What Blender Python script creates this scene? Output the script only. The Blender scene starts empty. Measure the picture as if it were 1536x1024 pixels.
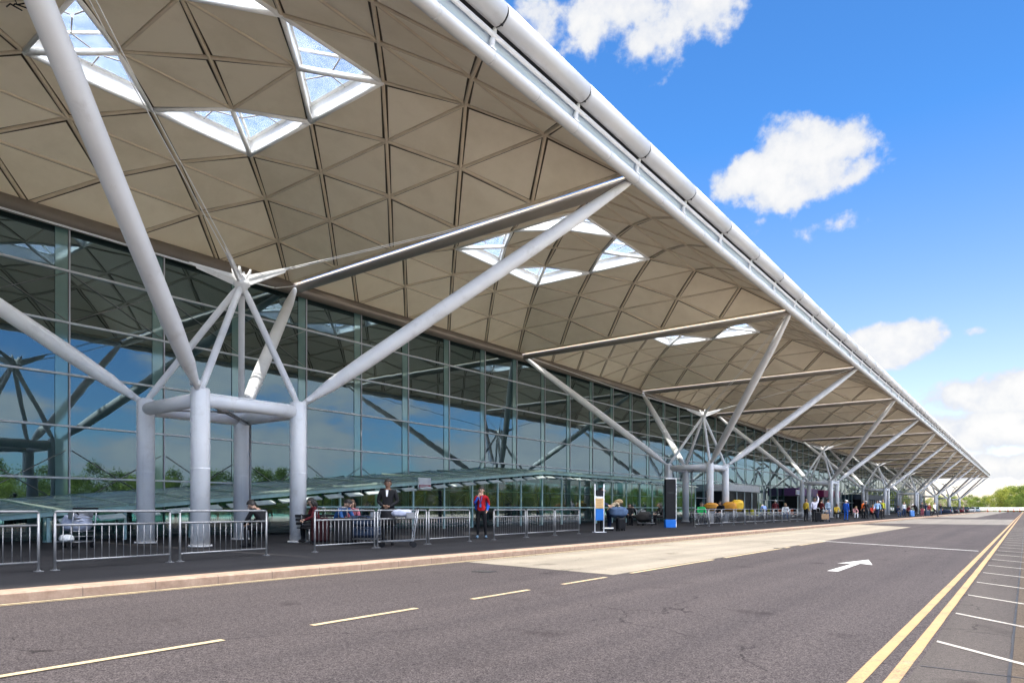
import bpy, bmesh, math, random
from mathutils import Vector, Matrix
R = math.radians
rnd = random.Random(7)
scene = bpy.context.scene
COL = scene.collection

# ------------------------------------------------------------------ camera numbers
TH = R(37.0); CT, ST = math.cos(TH), math.sin(TH)
EYE = 1.0
def gp(px, d):
    """ground position for a direction (photo column) and a distance along the lens axis"""
    r = (px-768)/1024*d
    return (r*CT - d*ST, r*ST + d*CT)

# ------------------------------------------------------------------ node helpers
def new_mat(name):
    m = bpy.data.materials.new(name); m.use_nodes = True
    nt = m.node_tree; nt.nodes.clear()
    out = nt.nodes.new('ShaderNodeOutputMaterial')
    b = nt.nodes.new('ShaderNodeBsdfPrincipled')
    nt.links.new(b.outputs[0], out.inputs[0])
    return m, nt, b, out
def N(nt, typ, **kw):
    n = nt.nodes.new(typ)
    for k, v in kw.items():
        if k in n.inputs: n.inputs[k].default_value = v
        else: setattr(n, k, v)
    return n
def L(nt, a, b): nt.links.new(a, b)
def ramp(nt, fac, stops):
    n = nt.nodes.new('ShaderNodeValToRGB')
    els = n.color_ramp.elements
    while len(els) < len(stops): els.new(.5)
    for e, (p, c) in zip(els, stops):
        e.position = p; e.color = (c[0], c[1], c[2], 1)
    L(nt, fac, n.inputs[0]); return n.outputs[0]
def mathn(nt, op, a, b=None, c=None, clamp=False):
    n = nt.nodes.new('ShaderNodeMath'); n.operation = op; n.use_clamp = clamp
    for i, v in enumerate((a, b, c)):
        if v is None: continue
        if isinstance(v, (int, float)): n.inputs[i].default_value = v
        else: L(nt, v, n.inputs[i])
    return n.outputs[0]
def mixc(nt, fac, a, b, mode='MIX'):
    n = nt.nodes.new('ShaderNodeMix'); n.data_type = 'RGBA'; n.blend_type = mode
    for i, v in ((0, fac), (6, a), (7, b)):
        if isinstance(v, (int, float)): n.inputs[i].default_value = v
        elif isinstance(v, tuple): n.inputs[i].default_value = (*v[:3], 1)
        else: L(nt, v, n.inputs[i])
    return n.outputs[2]
def noise(nt, vec, scale, detail=4, rough=.55):
    n = N(nt, 'ShaderNodeTexNoise'); n.inputs['Scale'].default_value = scale
    n.inputs['Detail'].default_value = detail; n.inputs['Roughness'].default_value = rough
    if vec is not None: L(nt, vec, n.inputs['Vector'])
    return n.outputs['Fac']
def objco(nt): return N(nt, 'ShaderNodeTexCoord').outputs['Object']
def bump(nt, b, h, strength=.3, dist=.01):
    n = N(nt, 'ShaderNodeBump'); n.inputs['Strength'].default_value = strength
    n.inputs['Distance'].default_value = dist
    L(nt, h, n.inputs['Height']); L(nt, n.outputs[0], b.inputs['Normal'])

def paint(name, col, rough=.45, metal=0., var=.12, scale=3., dirt=None, spec=.5, bumpy=0., wear=False, foot=False):
    """a slightly uneven, slightly dirty surface"""
    m, nt, b, out = new_mat(name)
    co = objco(nt)
    f = noise(nt, co, scale, 5)
    lo = tuple(c*(1-var) for c in col); hi = tuple(min(1, c*(1+var)) for c in col)
    c = ramp(nt, f, [(.3, lo), (.7, hi)])
    if wear:
        fw_ = mathn(nt, 'ADD', mathn(nt, 'MULTIPLY', noise(nt, co, 55, 4, .8), .6), mathn(nt, 'MULTIPLY', noise(nt, co, 2.3, 5, .7), .55))
        kw = ramp(nt, fw_, [(.60, (0, 0, 0)), (.70, (.8, .8, .8))])
        c = mixc(nt, kw, c, (.07, .06, .058))
    if foot:
        sz = N(nt, 'ShaderNodeSeparateXYZ'); L(nt, co, sz.inputs[0])
        hz = mathn(nt, 'ADD', sz.outputs[2], mathn(nt, 'MULTIPLY', mathn(nt, 'SUBTRACT', noise(nt, co, 7, 5, .7), .5), .9))
        kf = ramp(nt, hz, [(.0, (.55, .55, .55)), (.45, (.0, .0, .0))])
        c = mixc(nt, kf, c, (.30, .27, .24))
        mpv = N(nt, 'ShaderNodeMapping'); mpv.inputs['Scale'].default_value = (9, 9, .35); L(nt, co, mpv.inputs['Vector'])
        ks = ramp(nt, noise(nt, mpv.outputs[0], 1.0, 4), [(.56, (0, 0, 0)), (.78, (.30, .30, .30))])
        c = mixc(nt, ks, c, (.48, .44, .40))
    if dirt:
        f2 = noise(nt, co, scale*.6+1.3, 6, .7)
        k = ramp(nt, f2, [(.55, (0, 0, 0)), (.8, (.55, .55, .55))])
        c = mixc(nt, k, c, dirt)
    L(nt, c, b.inputs['Base Color'])
    rr = ramp(nt, f, [(.2, (rough*.8,)*3), (.8, (min(1, rough*1.25),)*3)])
    L(nt, rr, b.inputs['Roughness'])
    b.inputs['Metallic'].default_value = metal
    b.inputs['Specular IOR Level'].default_value = spec
    if bumpy: bump(nt, b, noise(nt, co, scale*20, 3), bumpy, .005)
    return m

M = {}
M['white_steel'] = paint('white_steel', (.86, .86, .87), .36, var=.05, scale=1.2, dirt=(.5, .48, .45))
M['fascia_white'] = paint('fascia_white', (.60, .60, .615), .35, var=.04, scale=1.2, dirt=(.42, .40, .38))
M['grey_steel'] = paint('grey_steel', (.31, .275, .24), .45, var=.1, scale=1.0, dirt=(.25, .22, .2))
M['head_steel'] = paint('head_steel', (.20, .165, .14), .42, var=.12, scale=.8)
M['rib'] = paint('rib', (.66, .55, .41), .5, var=.08)
M['backing'] = paint('backing', (.085, .064, .043), .7)
M['reveal'] = paint('reveal', (.9, .9, .89), .5, var=.04, dirt=(.6, .6, .58))
M['galv'] = paint('galv', (.27, .27, .275), .45, metal=.5, var=.15, scale=6)
M['galv_dark'] = paint('iron', (.07, .065, .06), .6, metal=.4)
M['dark_rubber'] = paint('dark_rubber', (.02, .02, .022), .7)
M['mullion'] = paint('mullion', (.62, .73, .77), .25, metal=.0, var=.08)
M['mullion_cap'] = paint('mullion_cap', (.05, .055, .06), .4)
M['mullion_face'] = paint('mullion_face', (.50, .51, .58), .35, var=.06)
M['transom'] = paint('transom', (.60, .62, .68), .35, metal=.1, var=.08)
M['plinth'] = paint('plinth', (.10, .11, .12), .6)
M['yellow_paint'] = paint('yellow_paint', (.33, .203, .092), .7, var=.13, scale=9, dirt=(.36, .29, .2), bumpy=.3, wear=True)
M['cream_paint'] = paint('cream_paint', (.42, .325, .19), .7, var=.13, scale=9, dirt=(.36, .3, .24), bumpy=.3, wear=True)
M['white_paint'] = paint('white_paint', (.50, .485, .46), .65, var=.1, scale=9, dirt=(.4, .38, .35), bumpy=.3, wear=True)
M['bay_paint'] = paint('bay_paint', (.33, .30, .26), .65, var=.15, scale=9, dirt=(.2, .18, .16), bumpy=.3, wear=True)
M['column_steel'] = paint('column_steel', (.86, .86, .87), .36, var=.05, scale=1.2, dirt=(.55, .52, .48), foot=True)

def mat_panel():
    m, nt, b, out = new_mat('roof_panel')
    geo = N(nt, 'ShaderNodeNewGeometry')
    c = ramp(nt, geo.outputs['Random Per Island'], [(0, (.85, .74, .575)), (1, (.91, .80, .63))])
    f = noise(nt, objco(nt), .5, 6, .65)
    k = ramp(nt, f, [(.45, (1, 1, 1)), (.75, (.86, .84, .8))])
    c = mixc(nt, 1.0, c, k, 'MULTIPLY')
    L(nt, c, b.inputs['Base Color']); b.inputs['Roughness'].default_value = .55
    bump(nt, b, noise(nt, objco(nt), 1.2, 2), .06, .05)
    return m
M['panel'] = mat_panel()

def mat_facade():
    m, nt, b, out = new_mat('facade_glass')
    geo = N(nt, 'ShaderNodeNewGeometry')
    c = ramp(nt, geo.outputs['Random Per Island'], [(0, (.008, .016, .016)), (1, (.014, .026, .025))])
    L(nt, c, b.inputs['Base Color'])
    b.inputs['Roughness'].default_value = .012
    b.inputs['IOR'].default_value = 3.3
    b.inputs['Specular Tint'].default_value = (.64, .88, 1.0, 1)
    bump(nt, b, noise(nt, objco(nt), .55, 2), .10, .03)
    return m
M['facade_glass'] = mat_facade()
def mat_fin():
    m, nt, b, out = new_mat('glass_fin')
    f = noise(nt, objco(nt), .5, 3)
    L(nt, ramp(nt, f, [(.3, (.09, .17, .17)), (.7, (.15, .25, .25))]), b.inputs['Base Color'])
    b.inputs['Roughness'].default_value = .05; b.inputs['IOR'].default_value = 2.9; b.inputs['Specular Tint'].default_value = (.7, .95, 1, 1)
    return m
M['glass_fin'] = mat_fin()

def mat_glass(name, tint, ior=1.5, base_ref=.0, haze=0.):
    m = bpy.data.materials.new(name); m.use_nodes = True; nt = m.node_tree; nt.nodes.clear()
    out = N(nt, 'ShaderNodeOutputMaterial'); tr = N(nt, 'ShaderNodeBsdfTransparent'); gl = N(nt, 'ShaderNodeBsdfGlossy')
    tr.inputs[0].default_value = (*tint, 1); gl.inputs['Roughness'].default_value = .01
    gl.inputs[0].default_value = (.9, .98, .96, 1)
    fr = N(nt, 'ShaderNodeFresnel'); fr.inputs[0].default_value = ior
    f = mathn(nt, 'ADD', fr.outputs[0], base_ref, clamp=True)
    # a little dust catches light on real panes
    df = N(nt, 'ShaderNodeBsdfTranslucent' if haze else 'ShaderNodeBsdfDiffuse'); df.inputs[0].default_value = (.9, .9, .9, 1) if haze else (.6, .7, .68, 1)
    mx0 = N(nt, 'ShaderNodeMixShader'); k = ramp(nt, noise(nt, objco(nt), 2.2, 5, .7), [(.4, (.015+haze,)*3), (.8, (.09+haze*1.5,)*3)])
    L(nt, k, mx0.inputs[0]); L(nt, tr.outputs[0], mx0.inputs[1]); L(nt, df.outputs[0], mx0.inputs[2])
    mx = N(nt, 'ShaderNodeMixShader')
    L(nt, f, mx.inputs[0]); L(nt, mx0.outputs[0], mx.inputs[1]); L(nt, gl.outputs[0], mx.inputs[2]); L(nt, mx.outputs[0], out.inputs[0])
    return m
M['shelter_glass'] = mat_glass('shelter_glass', (.42, .72, .66), 1.6, .06)
M['skylight_glass'] = mat_glass('skylight_glass', (.88, .92, .94), 1.3, haze=.09)
M['gutter_glass'] = paint('gutter_metal', (.66, .75, .85), .38, metal=.55, var=.04, scale=.6)
M['shelter_frame'] = paint('shelter_frame', (.42, .60, .57), .35, metal=.1, var=.15)
M['shelter_roof'] = paint('shelter_roof', (.25, .31, .25), .5, var=.3, scale=1.6, dirt=(.5, .53, .46))
M['louvre'] = paint('louvre', (.62, .68, .66), .35)

def mat_asphalt(name, lo, hi, big=.09, tint=(1, 1, 1), cracks=False, patch=True):
    m, nt, b, out = new_mat(name)
    co = objco(nt)
    f = mathn(nt, 'ADD', mathn(nt, 'MULTIPLY', noise(nt, co, 85, 3, .75), .74), mathn(nt, 'MULTIPLY', noise(nt, co, 24, 3, .75), .26))
    c = ramp(nt, f, [(.41, lo), (.5, tuple((a+b_)/2 for a, b_ in zip(lo, hi))), (.60, hi)])
    f2 = noise(nt, co, .35, 6, .6)
    k = ramp(nt, f2, [(.3, (1-big,)*3), (.7, (1+big*.6,)*3)])
    c = mixc(nt, 1.0, c, k, 'MULTIPLY')
    # long tyre-polished streaks along the carriageway
    mp = N(nt, 'ShaderNodeMapping'); mp.inputs['Scale'].default_value = (1.1, .03, 1)
    L(nt, co, mp.inputs['Vector'])
    f3 = noise(nt, mp.outputs[0], 1.4, 4)
    k3 = ramp(nt, f3, [(.35, (.84, .84, .85)), (.65, (1.07, 1.06, 1.05))])
    c = mixc(nt, 1.0, c, k3, 'MULTIPLY')
    # sparse light chips and dark spots
    v = N(nt, 'ShaderNodeTexVoronoi'); v.inputs['Scale'].default_value = 26; L(nt, co, v.inputs['Vector'])
    s = mathn(nt, 'LESS_THAN', v.outputs['Distance'], .09)
    sr = N(nt, 'ShaderNodeSeparateColor'); L(nt, v.outputs['Color'], sr.inputs[0])
    s = mathn(nt, 'MULTIPLY', s, mathn(nt, 'GREATER_THAN', sr.outputs[0], .7))
    c = mixc(nt, mathn(nt, 'MULTIPLY', s, .7), c, tuple(min(1, h*1.9) for h in hi))
    if cracks:
        wv = N(nt, 'ShaderNodeTexVoronoi', feature='DISTANCE_TO_EDGE'); wv.inputs['Scale'].default_value = .22
        vm = N(nt, 'ShaderNodeVectorMath', operation='ADD'); nn = N(nt, 'ShaderNodeTexNoise'); nn.inputs['Scale'].default_value = 1.3
        nn.inputs['Detail'].default_value = 6
        L(nt, co, nn.inputs['Vector']); L(nt, co, vm.inputs[0]); L(nt, nn.outputs['Color'], vm.inputs[1]); L(nt, vm.outputs[0], wv.inputs['Vector'])
        e = mathn(nt, 'LESS_THAN', wv.outputs['Distance'], .0022)
        e = mathn(nt, 'MULTIPLY', e, mathn(nt, 'GREATER_THAN', noise(nt, co, .5, 3), .52))
        c = mixc(nt, mathn(nt, 'MULTIPLY', e, .6), c, tuple(x*.35 for x in lo))
        # oil drips
        f5 = noise(nt, co, 1.1, 3, .5)
        c = mixc(nt, 1.0, c, ramp(nt, f5, [(.24, (.55, .53, .53)), (.36, (1, 1, 1))]), 'MULTIPLY')
    L(nt, c, b.inputs['Base Color']); b.inputs['Roughness'].default_value = .85
    b.inputs['Specular IOR Level'].default_value = .12
    bump(nt, b, f, .55, .008)
    return m
M['asphalt'] = mat_asphalt('asphalt', (.0085, .0070, .0073), (.104, .0885, .087), cracks=True)
M['asphalt_dark'] = mat_asphalt('asphalt_dark', (.04, .034, .031), (.092, .08, .073), cracks=True)
M['pavement'] = mat_asphalt('pavement_asphalt', (.017, .0165, .0175), (.037, .0358, .039), big=.2)
M['paver'] = mat_asphalt('paver', (.045, .034, .026), (.115, .09, .068), cracks=True)
M['concrete'] = mat_asphalt('concrete', (.185, .162, .128), (.262, .231, .186), big=.22, cracks=True)
M['concrete_grey'] = mat_asphalt('concrete_grey', (.125, .113, .10), (.19, .175, .158), big=.12, cracks=True)

M['bounce_ground'] = mat_asphalt('bounce_ground', (.46, .43, .38), (.62, .59, .52), big=.12)  # pale tone picked to throw light back up at columns and ceiling
def mat_roofglass():
    m, nt, b, out = new_mat('shelter_roof_glass')
    co = objco(nt)
    c = ramp(nt, noise(nt, co, 1.6, 6, .7), [(.3, (.34, .44, .38)), (.6, (.46, .56, .49)), (.8, (.62, .68, .60))])
    L(nt, c, b.inputs['Base Color']); b.inputs['Roughness'].default_value = .22
    tr = N(nt, 'ShaderNodeBsdfTransparent'); tr.inputs[0].default_value = (.6, .82, .74, 1)
    mx = N(nt, 'ShaderNodeMixShader'); mx.inputs[0].default_value = .38
    L(nt, b.outputs[0], mx.inputs[1]); L(nt, tr.outputs[0], mx.inputs[2]); L(nt, mx.outputs[0], out.inputs[0])
    return m
M['shelter_roof'] = mat_roofglass()
def mat_kerb():
    m, nt, b, out = new_mat('kerb_stone')
    co = objco(nt)
    f = noise(nt, co, 5, 6, .7)
    c = ramp(nt, f, [(.3, (.20, .125, .085)), (.7, (.335, .235, .17))])
    sx = N(nt, 'ShaderNodeSeparateXYZ'); L(nt, co, sx.inputs[0])
    md = mathn(nt, 'FRACT', mathn(nt, 'MULTIPLY', sx.outputs[1], 1/.915))
    j = mathn(nt, 'LESS_THAN', md, .014)
    c = mixc(nt, mathn(nt, 'MULTIPLY', j, .75), c, (.10, .075, .06))
    L(nt, c, b.inputs['Base Color']); b.inputs['Roughness'].default_value = .8
    bump(nt, b, noise(nt, co, 40, 3), .4, .006)
    return m
M['kerb'] = mat_kerb()

def mat_grass():
    m, nt, b, out = new_mat('grass_ground')
    f = noise(nt, objco(nt), .8, 8, .7)
    c = ramp(nt, f, [(.3, (.035, .05, .015)), (.7, (.09, .11, .035))])
    L(nt, c, b.inputs['Base Color']); b.inputs['Roughness'].default_value = .9
    return m
M['grass'] = mat_grass()
def mat_leaf(name, a, c_):
    m, nt, b, out = new_mat(name)
    geo = N(nt, 'ShaderNodeNewGeometry')
    c = ramp(nt, geo.outputs['Random Per Island'], [(0, a), (1, c_)])
    L(nt, c, b.inputs['Base Color']); b.inputs['Roughness'].default_value = .75; b.inputs['Specular IOR Level'].default_value = .15
    t = N(nt, 'ShaderNodeBsdfTranslucent'); L(nt, c, t.inputs[0])
    mx = N(nt, 'ShaderNodeMixShader'); mx.inputs[0].default_value = .42
    L(nt, b.outputs[0], mx.inputs[1]); L(nt, t.outputs[0], mx.inputs[2]); L(nt, mx.outputs[0], out.inputs[0])
    return m
M['leaf_dark'] = mat_leaf('leaf_dark', (.06, .10, .02), (.16, .21, .04))
M['leaf_mid'] = mat_leaf('leaf_mid', (.11, .16, .024), (.25, .30, .06))
M['leaf_yellow'] = mat_leaf('leaf_yellow', (.19, .21, .03), (.37, .38, .08))
M['bark'] = paint('bark', (.10, .075, .055), .9, var=.3, scale=6)

# ------------------------------------------------------------------ mesh builder
class MB:
    def __init__(s): s.v = []; s.f = []; s.m = []; s.sm = []
    def face(s, idx, mat=0, smooth=False): s.f.append(idx); s.m.append(mat); s.sm.append(smooth)
    def poly(s, pts, mat=0, smooth=False):
        n = len(s.v); s.v += [tuple(p) for p in pts]; s.face(list(range(n, n+len(pts))), mat, smooth)
    def box(s, x0, x1, y0, y1, z0, z1, mat=0, M4=None, bev=0.):
        if bev > 0:
            # chamfered box: 24 vertices
            vs = []
            for sx in (0, 1):
                for sy in (0, 1):
                    for sz in (0, 1):
                        X = (x0, x1)[sx]; Y = (y0, y1)[sy]; Z = (z0, z1)[sz]
                        dx = bev*(1-2*sx); dy = bev*(1-2*sy); dz = bev*(1-2*sz)
                        vs += [(X, Y+dy, Z+dz), (X+dx, Y, Z+dz), (X+dx, Y+dy, Z)]
            if M4 is not None: vs = [tuple(M4 @ Vector(p)) for p in vs]
            b = len(s.v); s.v += vs
            def c(sx, sy, sz, k): return b+((sx*2+sy)*2+sz)*3+k
            fs = []
            for sx in (0, 1): fs.append([c(sx, 0, 0, 0), c(sx, 1, 0, 0), c(sx, 1, 1, 0), c(sx, 0, 1, 0)])
            for sy in (0, 1): fs.append([c(0, sy, 0, 1), c(1, sy, 0, 1), c(1, sy, 1, 1), c(0, sy, 1, 1)])
            for sz in (0, 1): fs.append([c(0, 0, sz, 2), c(1, 0, sz, 2), c(1, 1, sz, 2), c(0, 1, sz, 2)])
            for a in (0, 1):
                for d in (0, 1):
                    fs.append([c(a, d, 0, 0), c(a, d, 1, 0), c(a, d, 1, 1), c(a, d, 0, 1)])
                    fs.append([c(a, 0, d, 0), c(a, 1, d, 0), c(a, 1, d, 2), c(a, 0, d, 2)])
                    fs.append([c(0, a, d, 1), c(1, a, d, 1), c(1, a, d, 2), c(0, a, d, 2)])
                    for e in (0, 1): fs.append([c(a, d, e, 0), c(a, d, e, 1), c(a, d, e, 2)])
            for f in fs: s.face(f, mat)
            return
        vs = [(x0, y0, z0), (x1, y0, z0), (x1, y1, z0), (x0, y1, z0), (x0, y0, z1), (x1, y0, z1), (x1, y1, z1), (x0, y1, z1)]
        if M4 is not None: vs = [tuple(M4 @ Vector(p)) for p in vs]
        b = len(s.v); s.v += vs
        for f in ((0, 3, 2, 1), (4, 5, 6, 7), (0, 1, 5, 4), (1, 2, 6, 5), (2, 3, 7, 6), (3, 0, 4, 7)):
            s.face([b+i for i in f], mat)
    def rings(s, pts, rads, n=12, mat=0, caps=True, smooth=True, flat=None):
        """tube through pts with radius per point"""
        pts = [Vector(p) for p in pts]; b = len(s.v); up = None
        for i, p in enumerate(pts):
            if i == 0: t = pts[1]-p
            elif i == len(pts)-1: t = p-pts[i-1]
            else: t = (pts[i+1]-p).normalized()+(p-pts[i-1]).normalized()
            t.normalize()
            if up is None:
                a = Vector((0, 0, 1)) if abs(t.z) < .9 else Vector((1, 0, 0))
                up = (a-t*a.dot(t)).normalized()
            else:
                up = (up-t*up.dot(t)).normalized()
            w = t.cross(up)
            r = rads[i] if isinstance(rads, (list, tuple)) else rads
            for k in range(n):
                an = 2*math.pi*k/n
                s.v.append(tuple(p+up*(r*math.cos(an))+w*(r*math.sin(an))))
        for i in range(len(pts)-1):
            for k in range(n):
                k2 = (k+1) % n
                s.face([b+i*n+k, b+i*n+k2, b+(i+1)*n+k2, b+(i+1)*n+k], mat, smooth)
        if caps:
            s.face([b+k for k in reversed(range(n))], mat)
            s.face([b+(len(pts)-1)*n+k for k in range(n)], mat)
    def cyl(s, a, b, r0, r1=None, n=12, mat=0): s.rings([a, b], [r0, r0 if r1 is None else r1], n, mat)
    def ell(s, c, r, nu=12, nv=8, mat=0, M4=None, jit=0., rn=None):
        b = len(s.v); c = Vector(c)
        for j in range(nv+1):
            ph = math.pi*j/nv
            for i in range(nu):
                th = 2*math.pi*i/nu
                q = 1+(rn.uniform(-jit, jit) if jit else 0)
                p = Vector((r[0]*math.sin(ph)*math.cos(th), r[1]*math.sin(ph)*math.sin(th), r[2]*math.cos(ph)))*q
                if M4 is not None: p = M4 @ p
                s.v.append(tuple(c+p))
        for j in range(nv):
            for i in range(nu):
                i2 = (i+1) % nu
                s.face([b+j*nu+i, b+(j+1)*nu+i, b+(j+1)*nu+i2, b+j*nu+i2], mat, True)
    def build(s, name, mats, parent=None, loc=None):
        me = bpy.data.meshes.new(name); me.from_pydata(s.v, [], s.f); me.update()
        if not isinstance(mats, (list, tuple)): mats = [mats]
        for m in mats: me.materials.append(m)
        me.polygons.foreach_set('material_index', s.m); me.polygons.foreach_set('use_smooth', s.sm)
        o = bpy.data.objects.new(name, me); COL.objects.link(o)
        if parent is not None: o.parent = parent
        if loc is not None: o.location = loc
        return o

def tag(o, label=None, cat=None, group=None, kind=None):
    if label: o['label'] = label
    if cat: o['category'] = cat
    if group: o['group'] = group
    if kind: o['kind'] = kind
    return o
def thing(name, label, cat, loc=(0, 0, 0), rz=0., group=None):
    o = bpy.data.objects.new(name, None); COL.objects.link(o)
    o.empty_display_size = .2; o.location = loc; o.rotation_euler = (0, 0, rz)
    return tag(o, label, cat, group)
def kids(o): return [c for c in bpy.data.objects if c.parent == o]
def dup(root, loc=None, rz=None, label=None, group=None, parent=None):
    r = root.copy(); COL.objects.link(r)
    if loc is not None: r.location = loc
    if rz is not None: r.rotation_euler = (0, 0, rz)
    if label: r['label'] = label
    if group: r['group'] = group
    if parent is not None: r.parent = parent
    for c in kids(root): dup(c, parent=r)
    return r

# ------------------------------------------------------------------ the setting: ground
XK = -9.63            # road face of the kerb
ZR = -.12             # road level
def sheet(name, pts, z, mat, label_kind='structure'):
    mb = MB(); mb.poly([(x, y, z) for x, y in pts]); o = mb.build(name, mat); o['kind'] = label_kind; return o
def rect(x0, x1, y0, y1): return [(x0, y0), (x1, y0), (x1, y1), (x0, y1)]
sheet('ground', rect(-2500, 2500, -2500, 4000), -.15, M['grass'])
sheet('road', rect(XK, 26, -120, 292), ZR, M['asphalt'])
mb = MB(); mb.box(-75, -10.06, -80, 300, -.14, 0); o = mb.build('pavement', M['pavement']); o['kind'] = 'structure'
mb = MB(); mb.box(-10.06, XK, -80, 300, -.14, .004, bev=.02); o = mb.build('kerb', M['kerb']); o['kind'] = 'structure'
sheet('concrete_pad', [(-9.30, 10.8), (-5.55, 10.2), (-5.52, 47), (-9.33, 52)], ZR+.004, M['concrete'])
sheet('concrete_band', rect(-9.3, -.95, 57, 84), ZR+.004, M['concrete_grey'])
sheet('concrete_apron', rect(-9.3, -4.8, 98, 288), ZR+.004, M['concrete_grey'])
sheet('paving_strip', rect(-.08, 6.0, -60, 292), ZR+.004, M['paver'])
sheet('bounce_ground', rect(6.0, 40, -120, 292), ZR+.006, M['bounce_ground'])  # pale ground out of view, added to bounce sunlight under the roof
sheet('resurfaced_strip', rect(-.62, -.10, -60, 288), ZR+.003, M['asphalt_dark'])

# painted markings, a sheet each 4 mm and more above the road
def worn_strip(mb, x0, x1, y0, y1, z, step=.35, jit=.0018, rn=rnd):
    n = max(1, int((y1-y0)/step)); prev = None
    for i in range(n+1):
        y = y0+(y1-y0)*i/n
        a = (x0+rn.uniform(-jit, jit), y, z); b = (x1+rn.uniform(-jit, jit), y, z)
        if prev: mb.poly([prev[0], prev[1], b, a])
        prev = (a, b)
ZM = ZR+.008
for nm, x, mt, w in (('double_yellow_line', -.92, 'yellow_paint', .085), ('double_yellow_line', -.735, 'yellow_paint', .085), ('kerb_edge_line', -9.50, 'cream_paint', .07), ('kerb_edge_line', -9.37, 'cream_paint', .035)):
    mb = MB(); worn_strip(mb, x, x+w, -4, 289 if x > -2 else 200, ZM); o = mb.build(nm, M[mt]); o['kind'] = 'structure'
mb = MB()
for y0, y1 in ((-.5, .75), (1.5, 3.15), (4.05, 5.45), (6.4, 7.6), (8.45, 9.75), (10.6, 14.5), (15.2, 20.5), (21.6, 24.8)):
    worn_strip(mb, -5.48, -5.40, y0, y1, ZM)
o = mb.build('lane_dashes', M['cream_paint']); o['kind'] = 'structure'
mb = MB(); z = ZM
mb.poly([(-2.84, 13.1, z), (-2.66, 13.1, z), (-2.68, 15.3, z), (-2.80, 15.3, z)])
mb.poly([(-3.06, 15.0, z), (-2.80, 15.25, z), (-2.68, 15.25, z), (-2.42, 15.0, z), (-2.74, 16.5, z)])
o = mb.build('direction_arrow', M['white_paint']); o['kind'] = 'structure'
mb = MB(); mb.poly([(-5.7, 25.15, z), (-5.7, 25.0, z), (-1.0, 21.5, z), (-1.0, 21.65, z)])
o = mb.build('stop_line', M['white_paint']); o['kind'] = 'structure'
mb = MB()
y = 4.8
for i in range(24):
    w = .042
    mb.poly([(-.60, y+w, z), (-.60, y-w, z), (.40, y-1.06-w, z), (.40, y-1.06+w, z)])
    y += 1.92
o = mb.build('bay_lines', M['bay_paint']); o['kind'] = 'structure'
mb = MB()   # dark tarred joints in the paving beside the bays
for y0 in (5.6, 21, 40): mb.box(-.60, 1.4, y0, y0+.02, ZR+.001, ZR+.0062)
for k in range(120): mb.box(-.10+rnd.uniform(-.004, .004), -.082, 1+k*.5, 1+k*.5+.5, ZR+.001, ZR+.0062)
for xx in (.32,): mb.box(xx, xx+.014, -2, 30, ZR+.001, ZR+.0062)
o = mb.build('paving_joints', M['dark_rubber']); o['kind'] = 'structure'
# ------------------------------------------------------------------ terminal roof
XC, HALF = -18.8, 9.0
ZE = 11.47
Y0 = 1.46                      # grid line between bay -1 and bay 0
XF = -27.75                    # facade glass plane
NB0, NB1 = -1, 15              # bays
def GY(k): return Y0+18*k
HD = 8.70
def dome_z(x, y):
    m = max(abs(x), abs(y))/HD
    return 2.5*(1-min(1, m)**2.4)
S5 = HD/5
nodes = {}
def nd(sec, k, j):
    """node j (0..k) of row k in one of the four sectors"""
    t = S5*k; s_ = -t+(2*t*j/k if k else 0)
    x, y = {0: (s_, t), 1: (t, -s_), 2: (-s_, -t), 3: (-t, s_)}[sec]
    return Vector((x, y, dome_z(x, y)))
tris = []; sky = {}
for sec in range(4):
    for k in range(5):
        for j in range(k+1):                       # triangles with their base on row k+1
            p = (nd(sec, k, j), nd(sec, k+1, j), nd(sec, k+1, j+1))
            is_sky = (k == 1)
            if is_sky: sky.setdefault((sec if j == 0 else (sec+1) % 4), []).append(p)
            else: tris.append(p)
        for j in range(k):                         # triangles with their base on row k
            tris.append((nd(sec, k, j), nd(sec, k, j+1), nd(sec, k+1, j+1)))
# sanity: in row 1->2 the two base triangles of each sector lie beside the corner creases and are glazed
pan = MB(); ribs = MB(); edges = {}
def key(p): return (round(p.x, 3), round(p.y, 3))
for p in tris:
    c = (p[0]+p[1]+p[2])/3
    q = []
    for v in p:
        d = (c-v); q.append(v+d*(.185/ d.length))
    nrm = (p[1]-p[0]).cross(p[2]-p[0])
    if nrm.z > 0: q = [q[0], q[2], q[1]]; p = (p[0], p[2], p[1])
    pan.poly(q, 0)
    pan.poly([v+Vector((0, 0, .04)) for v in p], 1)
for p in tris+[t for l in sky.values() for t in l]:
    for a, b in ((0, 1), (1, 2), (2, 0)):
        k = tuple(sorted((key(p[a]), key(p[b])))); edges[k] = (p[a], p[b])
for a, b in edges.values():
    t = (b-a).normalized(); w = t.cross(Vector((0, 0, 1))).normalized(); u = w.cross(t)
    if u.z < 0: u = -u
    hw, lo, hi = .05, -.04, .06
    ps = [a+w*hw+u*lo*.6, a+w*hw*.45+u*lo, a-w*hw*.45+u*lo, a-w*hw+u*lo*.6, a-w*hw+u*hi, a+w*hw+u*hi]
    qs = [x+(b-a) for x in ps]
    base = len(ribs.v); ribs.v += [tuple(x) for x in ps+qs]
    for i in range(6): ribs.face([base+i, base+(i+1) % 6, base+6+(i+1) % 6, base+6+i], 0)
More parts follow.
